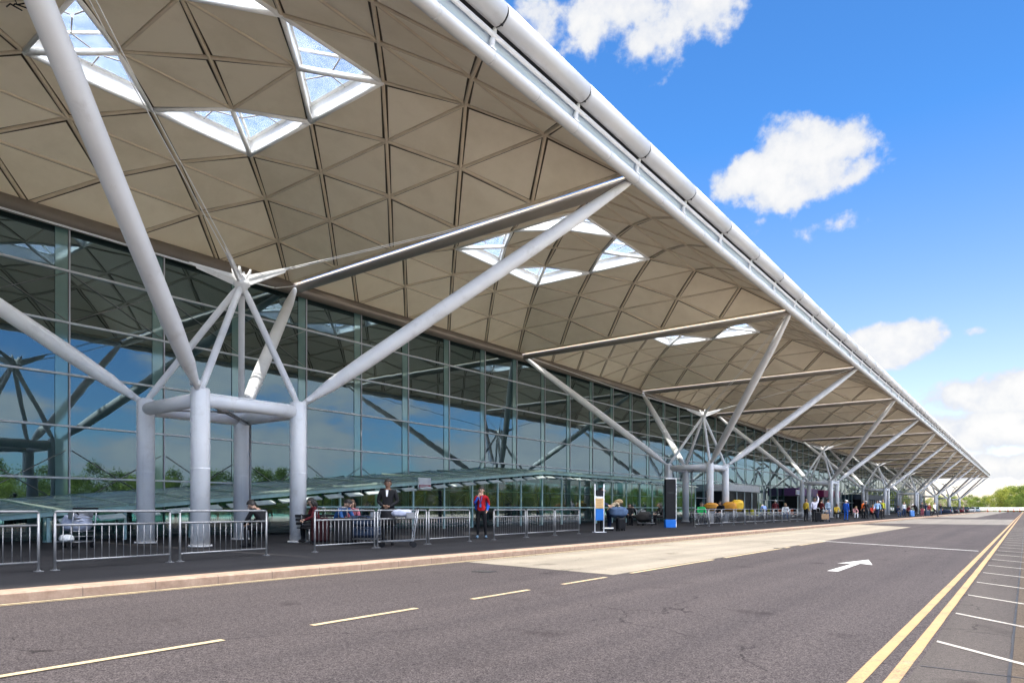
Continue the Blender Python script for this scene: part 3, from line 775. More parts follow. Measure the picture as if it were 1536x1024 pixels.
def body_mesh(pn, coat=0., wide=1.):
    kk = (pn, coat, wide)
    if kk in body_cache: return body_cache[kk]
    P = {k: Vector(v) for k, v in POSES[pn].items()}
    names = list(P); me = bpy.data.meshes.new('body_skeleton')
    ed = [(names.index(a), names.index(b)) for a, b, _ in BONES]
    me.from_pydata([P[n] for n in names], ed, []); me.update()
    o = bpy.data.objects.new('body_skeleton', me); COL.objects.link(o)
    o.modifiers.new('Skin', 'SKIN').use_smooth_shade = True
    sk = me.skin_vertices[0].data
    for i, n in enumerate(names):
        r = RAD.get(n, RAD.get(n[:2], .05))
        if n in ('pel', 'spi', 'che') or n[:2] in ('sh', 'el', 'hi', 'kn'): r *= wide
        sk[i].radius = (r, r*(.86 if n in ('spi', 'che', 'pel') else 1)); sk[i].use_root = (n == 'pel')
    ss = o.modifiers.new('Sub', 'SUBSURF'); ss.levels = 2; ss.render_levels = 2
    dg = bpy.context.evaluated_depsgraph_get(); dg.update()
    m2 = bpy.data.meshes.new_from_object(o.evaluated_get(dg))
    bpy.data.objects.remove(o); bpy.data.meshes.remove(me)
    bm = bmesh.new(); bm.from_mesh(m2)
    for f in bm.faces:
        c = f.calc_center_median(); best = min(BONES, key=lambda b_: seg_dist(c, P[b_[0]], P[b_[1]])/(RAD.get(b_[0], RAD.get(b_[0][:2], .05))+RAD.get(b_[1], RAD.get(b_[1][:2], .05))))
        f.material_index = best[2]; f.smooth = True
        if best[2] == 1 and best[:2] == ('che', 'nkb') and c.z > P['nkb'].z-.0: f.material_index = 0
        if best[:2] == ('pel', 'spi') and (c-P['pel']).dot((P['spi']-P['pel']).normalized()) < -.02-coat: f.material_index = 2
    # fingers, thumb, nose, ears: small forms grown from the same surface
    ex = MB()
    for s in 'LR':
        w, h = P['wr'+s], P['ha'+s]; d = (h-w).normalized(); sd = d.cross(Vector((0, 1, 0) if abs(d.y) < .8 else (1, 0, 0))).normalized(); nn = d.cross(sd)
        for k in range(4):
            l = (.066, .078, .073, .056)[k]; b_ = h+sd*(.026-.0175*k)
            ex.rings([b_, b_+d*l*.55+nn*.008, b_+d*l+nn*.03], [.011, .0095, .007], 6, 0)
        ex.rings([h-d*.02+sd*.028, h+sd*.055+d*.012, h+sd*.058+d*.04+nn*.012], [.012, .011, .008], 6, 0)
    hd, cr, nk = P['hd'], P['cr'], P['nk']
    upv = (cr-nk).normalized(); fw = Vector((0, 1, 0)) if abs(upv.y) < .8 else Vector((0, .25, -.95)); fw = (fw-upv*fw.dot(upv)).normalized(); sd = fw.cross(upv)
    ex.rings([hd+fw*.085+upv*.03, hd+fw*.118-upv*.012, hd+fw*.095-upv*.022], [.009, .017, .011], 6, 0)
    for q in (-1, 1):
        ex.ell(hd+sd*q*.093+upv*-.005-fw*.01, (.014, .024, .034), 8, 6, 0)
        ex.ell(hd+fw*.092+sd*q*.033+upv*.022, (.013, .008, .008), 8, 6, 5)
        ex.ell(hd+fw*.092+sd*q*.033+upv*.040, (.018, .006, .004), 8, 6, 5)
        # heel so that the shoe has a sole
        a_, t_ = P['an'+('L' if q < 0 else 'R')], P['to'+('L' if q < 0 else 'R')]
        ex.ell((a_*.6+t_*.4)+Vector((0, -.01, -.02)), (.045, .12, .035), 10, 6, 3)
    ex.ell(hd+fw*.088-upv*.045, (.026, .01, .007), 8, 6, 6)
    tm = bpy.data.meshes.new('x'); tm.from_pydata(ex.v, [], ex.f); tm.polygons.foreach_set('material_index', ex.m); tm.polygons.foreach_set('use_smooth', ex.sm)
    bm.from_mesh(tm); bm.to_mesh(m2); bm.free(); bpy.data.meshes.remove(tm)
    body_cache[kk] = (m2, hd, upv, fw, sd)
    return body_cache[kk]
def hair_mb(hd, up, fw, sd, kind):
    mb = MB(); M3 = Matrix((sd, fw, up)).transposed().to_4x4()
    n, v = 14, 9
    b = 0
    long_ = kind == 'long'
    for j in range(v+1):
        for i in range(n):
            th = 2*math.pi*i/n
            front = math.sin(th)                                  # +1 at the face
            lim = R(62) if front > .35 else (R(100) if front > -.3 else R(122))
            if kind == 'cap': lim = R(80)
            ph = lim*j/v
            r = .115
            p = Vector((r*.93*math.sin(ph)*math.cos(th), r*1.03*math.sin(ph)*math.sin(th)-.012, r*1.06*math.cos(ph)))
            if kind != 'cap': p *= 1+.035*math.sin(5*th+3*ph)
            mb.v.append(tuple(hd+M3 @ (p+Vector((0, 0, .012)))))
    for j in range(v):
        for i in range(n):
            i2 = (i+1) % n; mb.face([j*n+i, (j+1)*n+i, (j+1)*n+i2, j*n+i2], 0, True)
    if long_:
        mb.rings([hd-fw*.07+up*.02, hd-fw*.095-up*.09, hd-fw*.085-up*.2, hd-fw*.07-up*.27], [.09, .085, .075, .04], 10)
        for q in (-1, 1): mb.rings([hd+sd*q*.085+up*.02, hd+sd*q*.095-up*.07-fw*.02, hd+sd*q*.085-up*.17-fw*.03], [.035, .035, .02], 8)
    if kind == 'cap':
        mb.rings([hd+fw*.09+up*.045, hd+fw*.19+up*.03], [.075, .055], 12)
    if kind == 'brim':
        mb.rings([hd+up*.05, hd+up*.07], [.19, .175], 18)
    return mb
def person(label, px, d, facing, pn, top, bot, shoes=(.02, .02, .02), hair='short', hairc=(.015, .012, .01), h=1.74, skin=SKIN, sleeves=None, coat=0., wide=1., xy=None, seat_z=None, group=None):
    x, y = xy if xy else gp(px, d)
    o = thing('person', label, 'person', (x, y, 0 if seat_z is None else seat_z-.44*h/1.74), R(facing), group)
    me, hd, up, fw, sd = body_mesh(pn, coat, wide)
    me = me.copy() if True else me
    for m in (skin, cloth(top), cloth(bot), cloth(shoes), cloth(sleeves or top), FACE_DARK, LIP): me.materials.append(m)
    b = bpy.data.objects.new('body', me); COL.objects.link(b); b.parent = o
    hm = hair_mb(hd, up, fw, sd, hair).build('hat' if hair in ('cap', 'brim') else 'hair', cloth(hairc) if hair in ('cap', 'brim') else HAIR[hairc], o)
    s = h/1.74; o.scale = (s, s, s)
    return o
# ------------------------------------------------------------------ who stands where
# facing: 0 looks along the terminal (+Y), 90 looks to the facade (-X), -90 to the road, 180 to the camera's left end
FC = 180+37            # towards the camera
BLK = (.012, .012, .014); NAVY = (.012, .02, .05); DK = (.03, .028, .03); RED = (.33, .008, .014); WHT = (.72, .72, .74)
MAR = (.10, .015, .02); BLUE = (.015, .09, .45); LBL = (.30, .48, .75); YEL = (.62, .42, .05); GRN = (.02, .38, .10); JEAN = (.04, .07, .15); GRY = (.2, .2, .21); ORG = (.6, .12, .02); TAN = (.42, .33, .22)
BR, GR, BN = (.10, .055, .03), (.62, .6, .57), (.30, .20, .10); K = (.015, .012, .01)
red = person('man in red waistcoat and blue sleeves, hand at his face, in the barrier gap', 722, 22.6, FC-8, 'hand_to_face', RED, (.008, .008, .01), (.10, .16, .22), 'short', K, 1.72, SKIN, sleeves=(.02, .10, .50))
mb = MB()
for q in (-1, 1): mb.rings([(q*.05, .135, 1.42), (q*.03, .155, 1.30), (0, .16, 1.16)], .012, 6)
mb.box(-.035, .035, .155, .163, 1.05, 1.16)
mb.build('lanyard', cloth((.06, .12, .35)), red)
# the blue coat sides that hang behind the waistcoat
mb = MB()
for q in (-1, 1): mb.rings([(q*.17, -.07, 1.40), (q*.20, -.08, 1.20), (q*.19, -.07, 1.0), (q*.18, -.06, .93)], [.04, .05, .045, .02], 10)
mb.build('open_coat', cloth((.012, .06, .33)), red)
suit = person('man in a long black coat with a pale collar, standing behind the barrier', 582, 18.4, FC, 'clasped', BLK, BLK, BLK, 'short', K, 1.80, SKIN_D, coat=.25, wide=1.12)
mb = MB(); mb.poly([(-.035, .128, 1.44), (.035, .128, 1.44), (.012, .165, 1.27), (-.012, .165, 1.27)]); mb.poly([(-.035, .12, 1.44), (.035, .12, 1.44), (.012, .155, 1.27), (-.012, .155, 1.27)]); mb.build('collar', cloth(WHT), suit)
mb = MB(); mb.rings([(0, .0, 1.02), (0, 0, .9), (0, 0, .72), (0, 0, .55), (0, 0, .53)], [.165, .185, .20, .215, .19], 18); mb.build('coat_skirt', cloth(BLK), suit)
person('hunched figure all in black, sitting low behind the free end of the left barrier', 397, 17.4, FC-100, 'hunched_sit', BLK, BLK, BLK, 'short', K, 1.78)
person('dark haired seated traveller in a dark red top, leftmost of three by the first gap', 476, 20.2, FC-60, 'sit', MAR, BLK, BLK, 'long', K, 1.76)
person('seated traveller in a bright blue and black jacket, behind the barrier after the first gap', 507, 19.6, FC+60, 'hunched_sit', (.02, .07, .2), BLK, BLK, 'short', K, 1.85, sleeves=(.05, .16, .35))
person('seated traveller in a pinkish top, rightmost of the three by the first gap', 528, 20.6, FC+10, 'sit', (.32, .10, .13), NAVY, BLK, 'long', BR, 1.7)
person('dark haired person in a dark coat, standing behind the beige and blue board', 903, 29.8, -70, 'hold_handle', NAVY, BLK, BLK, 'short', K, 1.92)
person('person in a beige jacket bending over the blue bag, right of the board on posts', 914, 30.5, -40, 'bend', TAN, NAVY, BLK, 'long', BN, 1.70)
person('seated person with dark red scarf, behind the blue bag', 943, 40, FC, 'sit', DK, BLK, BLK, 'short', K, 1.75)
person('seated person leaning forward, pale face, left of the luggage trolley', 957, 40.5, 100, 'hunched_sit', BLK, DK, BLK, 'short', K, 1.8)
person('person in black seated on the bench, just left of the black totem', 993, 41, FC-80, 'sit', BLK, BLK, BLK, 'long', K, 1.8)
person('person in a bright green top, seated behind the far barrier', 1051, 41.5, FC, 'sit', GRN, BLK, BLK, 'short', K, 1.86)
person('woman in black with long hair, beside the right hand column of the second steel tree', 1083, 44.5, FC-50, 'sit', BLK, BLK, BLK, 'long', K, 2.0)
person('bent person in a light blue shirt, between the yellow green chairs', 1148, 55, 40, 'bend', (.14, .22, .50), DK, BLK, 'short', GR, 1.6)
person('person in maroon with a white cap, right of the bent blue shirt', 1163, 57, FC, 'stand', MAR, BLK, BLK, 'cap', (.7, .7, .7), 1.72)
person('traveller in a white shirt, seated before the orange seats', 1178, 58, FC-20, 'sit', WHT, JEAN, BLK, 'short', BN, 1.9)
person('person in a mustard yellow top, first of the crowd past the barriers', 1209, 52.5, -30, 'stand', YEL, BLK, DK, 'short', BR, 1.72)
person('man in a white shirt and dark trousers with one arm raised, at the kerb', 1222, 50.5, 20, 'arm_up', (.62, .60, .72), BLK, BLK, 'short', BR, 1.74, wide=1.15)
person('person in dark red pushing a trolley, right of the raised arm man', 1232, 53, -40, 'hold_handle', MAR, BLK, BLK, 'short', K, 1.72)
person('man in a dark brimmed hat and a grey blue shirt, by the third steel tree', 1242, 51.5, -120, 'stand', (.22, .28, .36), JEAN, GRY, 'brim', (.02, .02, .025), 1.74, sleeves=(.40, .48, .58))
person('person in a yellow top, seated just right of the third steel tree', 1254, 66, FC, 'sit', YEL, BLK, BLK, 'short', K, 1.9)
person('person in bright blue with a white hat, standing at the kerb', 1269, 55.5, -20, 'stand', BLUE, (.015, .08, .36), BLK, 'cap', (.72, .72, .7), 1.70)
person('seated person in pink, right of the one in bright blue', 1281, 66, FC, 'hunched_sit', (.55, .28, .28), WHT, BLK, 'short', BN, 1.75)
person('person with an orange red top, in the group before the fourth steel tree', 1295, 68, 60, 'stand', ORG, BLK, BLK, 'short', BR, 1.78)
person('person in black with a pale face, right of the orange red top', 1299, 66, FC, 'stand', BLK, BLK, BLK, 'short', GR, 1.72)
person('seated person in red, left of the light blue shirt', 1308, 68, FC, 'sit', (.45, .05, .03), BLK, BLK, 'short', BN, 1.8)
person('person striding in a light blue shirt and navy trousers, on the kerb', 1316, 62, 175, 'walk', (.34, .52, .78), NAVY, BLK, 'short', K, 1.74)
person('person in dark clothes with a white hat, right behind the light blue shirt', 1320, 64, FC, 'stand', DK, BLK, BLK, 'cap', (.72, .72, .72), 1.72)
person('person in a lime yellow jacket, standing before the dark entrance', 1324, 74, FC, 'stand', (.5, .5, .03), DK, BLK, 'short', BN, 1.9)
person('seated person in navy, left of the red haired one', 1346, 82, FC, 'sit', NAVY, JEAN, BLK, 'short', K, 1.8)
person('person with red hair and white top, before the fifth steel tree', 1356, 84, FC, 'stand', WHT, (.03, .06, .15), BLK, 'long', BN, 1.76)
person('person in dark red sitting, right of the red haired one', 1362, 84, FC, 'sit', MAR, BLK, BLK, 'short', K, 1.9)
person('large white haired person in black, leaning forward near the fifth steel tree', 1374, 80, 150, 'bend', BLK, BLK, BLK, 'short', GR, 1.86, wide=1.2)
person('tall dark figure, right of the leaning white haired one', 1383, 84, FC, 'stand', DK, (.15, .03, .05), BLK, 'short', K, 1.8)
person('person in navy standing with a grey case, left of the walking man', 1389, 88, FC, 'stand', NAVY, NAVY, BLK, 'short', K, 1.72)
person('person in dark red and white, left of the walking man', 1394, 86, FC, 'stand', MAR, BLK, BLK, 'short', GR, 1.6)
person('man walking off the kerb in dark trousers and a white top', 1402, 83, -120, 'walk', WHT, BLK, BLK, 'short', K, 1.7)
person('person in jeans by the parked cars', 1411, 104, FC, 'stand', BLK, JEAN, BLK, 'short', K, 1.72)
for i, (px, d, c) in enumerate(((560, 33, DK), (690, 37, NAVY), (765, 41, DK), (800, 42.5, MAR))):
    person(('seated dark figure behind the sloping glass, left of the notice', 'seated navy figure behind the glass, left of the red waistcoat man', 'seated dark figure behind the glass, right of the red waistcoat man', 'seated maroon figure behind the glass, near the corner of the shelter')[i], px, d, FC+(30 if i % 2 else -40), 'sit', c, BLK, BLK, 'short', BR, 1.8)

# ------------------------------------------------------------------ luggage and furniture
M['plastic_blk'] = paint('plastic_black', (.010, .010, .012), .5, spec=.25); M['case_blue'] = paint('case_blue', (.010, .022, .05), .5); M['chrome'] = paint('chrome', (.36, .36, .37), .38, metal=.8, var=.1)
def suitcase(label, xy, rz, mat, w=.46, h=.68, dp=.27, lean=0.):
    t = thing('suitcase', label, 'suitcase', (*xy, 0), R(rz))
    mb = MB(); mb.box(-w/2, w/2, -dp/2, dp/2, .07, .07+h, bev=.045)
    for k in range(5): mb.box(-w/2+.05+k*(w-.13)/4.6, -w/2+.075+k*(w-.13)/4.6, -dp/2-.008, dp/2+.008, .13, h, bev=.004)
    mb.build('shell', mat, t)
    mb = MB()
    for s in (-1, 1): mb.cyl((s*w*.25, dp*.3, h), (s*w*.25, dp*.3, h+.34), .009, n=6)
    mb.rings([(-w*.27, dp*.3, h+.34), (w*.27, dp*.3, h+.34)], .016, 8); mb.build('handle', M['chrome'], t)
    for sx in (-1, 1):
        for sy in (-1, 1):
            mb = MB(); mb.cyl((sx*w*.38-.015, sy*dp*.33, .035), (sx*w*.38+.015, sy*dp*.33, .035), .035, n=12); mb.box(sx*w*.38-.02, sx*w*.38+.02, sy*dp*.33-.012, sy*dp*.33+.012, .035, .08); mb.build('wheel', M['plastic_blk'], t)
    if lean: t.rotation_euler = (0, R(lean), R(rz))
    return t
def soft_bag(name, label, cat, loc, r, mat, rz=0., seed=1, strap=True):
    t = thing(name, label, cat, loc, R(rz)); q = random.Random(seed); mb = MB()
    mb.ell((0, 0, r[2]), r, 20, 14, 0)
    vs = []
    for v in mb.v:
        p = Vector(v)-Vector((0, 0, r[2])); k = 1+.07*math.sin(9*p.x/r[0]+seed)*math.sin(7*p.z/r[2]+seed*2)+.05*math.sin(13*p.y/r[1])
        p = Vector((math.copysign(abs(p.x/r[0])**.75*r[0], p.x), math.copysign(abs(p.y/r[1])**.75*r[1], p.y), math.copysign(abs(p.z/r[2])**.7*r[2], p.z)))*k
        vs.append(tuple(p+Vector((0, 0, r[2]*1.05))))
    mb.v = vs; mb.build('sack', mat, t)
    if strap:
        mb = MB(); mb.rings([(-r[0]*.5, -r[1]*.4, r[2]*1.9), (-r[0]*.3, -r[1]*.4, r[2]*2.35), (r[0]*.3, -r[1]*.4, r[2]*2.35), (r[0]*.5, -r[1]*.4, r[2]*1.9)], .018, 8); mb.build('strap', M['plastic_blk'], t)
    return t
def trolley(label, xy, rz):
    t = thing('luggage_trolley', label, 'trolley', (*xy, 0), R(rz), None)
    mb = MB()
    for s in (-1, 1): mb.rings([(s*.28, -.45, 1.0), (s*.28, -.38, .55), (s*.27, -.33, .17), (s*.20, .5, .15)], .018, 8)
    for k in range(6): mb.cyl((-.25+.01*k, -.3+.16*k, .16), (.25-.01*k, -.3+.16*k, .16), .012, n=6)
    for k in range(5): mb.cyl((-.28, -.36-.01*k, .3+.13*k), (.28, -.36-.01*k, .3+.13*k), .009, n=6)
    mb.build('frame', M['chrome'], t)
    mb = MB(); mb.rings([(-.31, -.46, 1.0), (.31, -.46, 1.0)], .022, 8); mb.build('handle', M['plastic_blk'], t)
    mb = MB(); mb.box(-.25, .25, -.36, -.16, .74, .76); mb.box(-.25, .25, -.17, -.15, .74, .9); mb.box(-.25, -.235, -.36, -.16, .74, .9); mb.box(.235, .25, -.36, -.16, .74, .9); mb.build('basket', M['chrome'], t)
    for x, y in ((-.25, -.33), (.25, -.33), (0, .46)):
        mb = MB(); mb.rings([(x-.025, y, .075), (x+.025, y, .075)], .075, 14); mb.build('wheel', M['plastic_blk'], t)
    return t
trolley('luggage trolley beside the man in the black coat, carrying a folded grey bag', gp(600, 17.7), 140)
x, y = gp(603, 17.75)
soft_bag('folded_bag', 'folded pale grey bag lying on the trolley right of the black coated man', 'bag', (x, y, .77), (.26, .16, .10), cloth((.45, .47, .58)), 30, 4, False)
trolley('luggage trolley piled with blue cases, left of the man in the black coat', gp(552, 18.9), 120)
x, y = gp(548, 19.0); 
for k, (dz, lb) in enumerate(((.19, 'lower dark blue case on the trolley by the black coated man'), (.50, 'upper dark blue case on the trolley by the black coated man'))):
    t = thing('travel_bag', lb, 'bag', (x, y, dz), R(25+8*k)); mb = MB(); mb.box(-.42, .42, -.27, .27, 0, .3, bev=.07); mb.build('sack', M['case_blue'], t); mb = MB(); mb.rings([(-.15, -.28, .2), (-.1, -.31, .26), (.1, -.31, .26), (.15, -.28, .2)], .016, 6); mb.build('handle', M['plastic_blk'], t)
trolley('luggage trolley with a crumpled pale bag, at the left behind the barrier', gp(112, 17.3), 100)
x, y = gp(115, 17.3)
soft_bag('crumpled_bag', 'crumpled pale blue bag on the trolley at the far left', 'bag', (x, y, .40), (.36, .24, .22), cloth((.42, .45, .56)), 20, 9, True)
soft_bag('paper_parcel', 'small white crumpled parcel on the trolley deck at the far left', 'parcel', (*gp(100, 16.8), .17), (.17, .13, .09), cloth((.72, .72, .70)), 10, 3, False)
suitcase('upright dark suitcase beside the traveller in dark red, after the first gap', gp(462+18, 19.0), 30, cloth((.025, .006, .008)))
suitcase('black suitcase in front of the seated blue jacket traveller', gp(515, 18.6), 60, M['plastic_blk'])
suitcase('black suitcase tilted under the big blue bag, right of the board', gp(931, 30.2), 70, M['plastic_blk'], .42, .5, .26)
soft_bag('duffel_bag', 'big slate blue duffel bag held by the person in beige', 'bag', (*gp(927, 30.3), .58), (.42, .27, .24), cloth((.07, .11, .19)), 50, 2)
trolley('luggage trolley with a black bag, left of the bench', gp(968, 39), -30)
soft_bag('black_bag', 'round black bag with a white patch, on the trolley left of the bench', 'bag', (*gp(966, 38.6), .2), (.42, .33, .30), cloth(BLK), 10, 6)
tr = trolley('luggage trolley pushed by the person in dark red', gp(1236, 51.5), 40)
t = thing('cardboard_box', 'brown cardboard box on the trolley of the person in dark red', 'box', (*gp(1236.5, 51.2), .19), R(30)); mb = MB(); mb.box(-.28, .28, -.2, .2, 0, .4, bev=.01); mb.build('carton', paint('card', (.32, .2, .11), .8), t); mb = MB(); mb.box(-.285, .285, -.03, .03, .395, .403); mb.build('tape', paint('tape', (.5, .4, .25), .3), t)
suitcase('blue and white case at the kerb before the fifth steel tree', gp(1368, 79), 30, paint('case_bright', (.10, .25, .6), .4))
suitcase('grey case beside the person in navy', gp(1391.5, 86), 10, M['case_blue'])
suitcase('dark suitcase beside the white shirted man at the kerb', gp(1227, 50.0), 20, M['plastic_blk'])
def bench(label, xy, rz, mat):
    t = thing('bench', label, 'bench', (*xy, 0), R(rz))
    mb = MB()
    for k in range(5): mb.box(-1.1, 1.1, -.2+.085*k, -.13+.085*k, .42, .45, bev=.006)
    mb.build('seat', mat, t); mb = MB()
    for k in range(3): mb.box(-1.1, 1.1, .24+.03*k, .265+.03*k, .52+.11*k, .60+.11*k, bev=.006)
    mb.build('backrest', mat, t)
    for s in (-.9, .9):
        mb = MB(); mb.rings([(s, -.18, 0), (s, -.16, .40)], .02, 8); mb.rings([(s, .22, 0), (s, .22, .42), (s, .33, .84)], .02, 8); mb.rings([(s, -.17, .40), (s, .22, .41)], .02, 8); mb.build('leg', M['galv'], t)
    return t
bench('dark bench just left of the black totem', gp(985, 41.2), 90, M['plastic_blk'])
bench('dark bench behind the far barrier, under the green top', gp(1052, 41.8), 90, M['plastic_blk'])
bench('dark bench behind the seated travellers near the first gap', gp(502, 20.4), 80, M['plastic_blk'])
YG = paint('seat_lime', (.42, .42, .02), .45); OS = paint('seat_orange', (.5, .10, .02), .45)
def chair(label, xy, rz, mat, group):
    t = thing('shell_chair', label, 'chair', (*xy, 0), R(rz), group); mb = MB()
    prof = [(-.22, .44), (-.05, .42), (.15, .43), (.21, .50), (.25, .70), (.28, .90)]
    for (y0, z0), (y1, z1) in zip(prof[:-1], prof[1:]):
        for dz in (0, .03): mb.poly([(-.24, y0, z0+dz), (.24, y0, z0+dz), (.23, y1, z1+dz), (-.23, y1, z1+dz)])
    mb.build('seat', mat, t)
    for sx in (-1, 1):
        for sy in (-.17, .17):
            mb = MB(); mb.cyl((sx*.18, sy, .43), (sx*.22, sy*1.15, 0), .013, n=6); mb.build('leg', M['chrome'], t)
    return t
for i, (px, d) in enumerate(((1124, 55.5), (1132, 56), (1156, 58))):
    chair(('lime yellow chair left of the bent blue shirt, the nearer one', 'lime yellow chair touching the bent blue shirt', 'lime yellow chair right of the bent blue shirt')[i], gp(px, d), 143, YG, 'lime chairs behind the far barrier')
for i, (px, d) in enumerate(((1174, 62), (1184, 62.5), (1191, 63))):
    chair(('orange seat behind the white shirted traveller', 'orange seat in the middle of three', 'orange seat next to the third steel tree')[i], gp(px, d), 143, OS, 'orange seats behind the far barrier')
YC = paint('yellow_cover', (.70, .42, .02), .6, var=.2); OC = paint('amber_cover', (.55, .24, .02), .6, var=.2)
trolley('trolley under the amber covered load', gp(1066, 46), 20); trolley('trolley under the yellow covered load, right of the woman in black', gp(1098, 49), 20)
soft_bag('covered_load', 'amber cloth covered load between the two columns of the second steel tree', 'luggage', (*gp(1067, 46), .80), (.5, .35, .28), OC, 15, 5, False)
soft_bag('covered_load', 'bright yellow cloth covered load, right of the woman in black', 'luggage', (*gp(1106, 49), .75), (.42, .36, .42), YC, 40, 8, False)
soft_bag('covered_load', 'orange yellow cloth covered load, against the woman in black', 'luggage', (*gp(1094, 48.6), .78), (.5, .36, .33), OC, 15, 11, False)
# black information totem
t = thing('information_totem', 'tall black totem with a blue foot, standing between the bench and the second steel tree', 'totem', (*gp(1005, 35.6), 0), R(53))
mb = MB(); mb.box(-.29, .29, -.09, .09, .42, 2.52, bev=.01); mb.build('panel', M['plastic_blk'], t)
mb = MB(); mb.box(-.30, .30, -.10, .10, 0, .42, bev=.012); mb.build('foot', paint('totem_blue', (.01, .14, .55), .4), t)
mb = MB(); mb.box(.292, .33, -.10, .10, .02, 2.56, bev=.008); mb.box(-.30, .29, -.10, .10, 2.522, 2.56, bev=.006); mb.build('edge_frame', M['white_steel'], t)
mb = MB()
for z, w, h in ((2.1, .4, .015), (1.75, .34, .12), (1.3, .38, .02), (.95, .1, .06)): mb.box(-w/2, w/2, -.095, -.091, z, z+h)
mb.build('screen', paint('totem_face', (.02, .022, .026), .25), t)
# board on white posts
t = thing('notice_stand', 'white two post stand holding a beige and blue board, where the near barriers end', 'sign', (*gp(899, 28.6), 0), R(58))
for x in (-.21, .21):
    mb = MB(); mb.rings([(x, 0, 0), (x, 0, 2.02)], .024, 10); mb.build('post', M['white_steel'], t)
mb = MB(); mb.box(-.185, .185, -.02, .02, 1.0, 1.42, 0); mb.box(-.185, .185, -.02, .02, 1.42, 1.50, 1); mb.box(-.185, .185, -.02, .02, 1.53, 1.76, 2); mb.box(-.185, .185, -.02, .02, .5, .985, 3)
for k in range(5): mb.box(-.14, .14-.03*(k % 3), -.026, -.021, 1.06+.07*k, 1.075+.07*k, 4)
mb.build('board', [paint('board_beige', (.62, .40, .18), .6), M['sign_white'], M['plastic_blk'], paint('board_blue', (.01, .14, .48), .5), paint('board_line', (.35, .2, .1), .6)], t)
mb = MB(); mb.box(.19, .65, -.06, .06, .14, .19, bev=.01); mb.box(-.26, .26, -.15, .15, 0, .02); mb.build('foot', M['white_steel'], t)
# entrance canopies on the facade
def fascia_sign(label, y0, y1, z0, z1, col, extra=()):
    t = thing('entrance_canopy', label, 'canopy', (-25.6, y0, 0)); ln = y1-y0
    mb = MB(); mb.box(-2, 0, 0, ln, z0, z1, bev=.03); mb.build('fascia', paint('fascia', col, .5), t)
    mb = MB(); mb.box(-1.9, -.1, .1, ln-.1, z0-.06, z0-.003); mb.build('soffit', M['plinth'], t)
    for k in range(int(ln/2.6)+1):
        mb = MB(); mb.box(-.2, -.1, .1+k*2.6, .2+k*2.6, 0, z0-.06); mb.build('post', M['mullion'], t)
    mb = MB(); mb.box(-1.9, -.25, .1, ln-.1, .0, z0-.1); mb.build('lobby', M['plastic_blk'], t)
    return t
fascia_sign('plain white entrance canopy behind the bent blue shirt', 73, 83.5, 2.9, 3.65, (.85, .85, .87))
fascia_sign('dark purple entrance canopy behind the raised arm crowd', 101, 112, 2.8, 3.9, (.14, .06, .20))
fascia_sign('magenta entrance canopy right of the third steel tree', 116, 128, 2.8, 3.9, (.22, .01, .09))
fascia_sign('dark slate entrance canopy with pale strips, right of the fourth steel tree', 150, 172, 2.8, 3.8, (.04, .06, .10))
t = thing('hanging_sign', 'small pale blue and white sign under the roof, left of the third steel tree', 'sign', (-23.5, 92.5, 0)); mb = MB(); mb.box(-.05, .05, -1.1, 1.1, 2.75, 3.35, bev=.01); mb.build('panel', M['sign_white'], t)
mb = MB()
for k in range(2): mb.box(.051, .056, -.9, .9-.3*k, 2.9+.2*k, 2.98+.2*k)
mb.build('lines', paint('sign_blue', (.12, .2, .5), .5), t); mb = MB(); 
for s in (-.8, .8): mb.rings([(0, s, 3.35), (0, s, 3.8), (-2.2, s, 4.0), (-4.1, s, 4.0)], .02, 6)
mb.build('hanger', M['galv'], t)

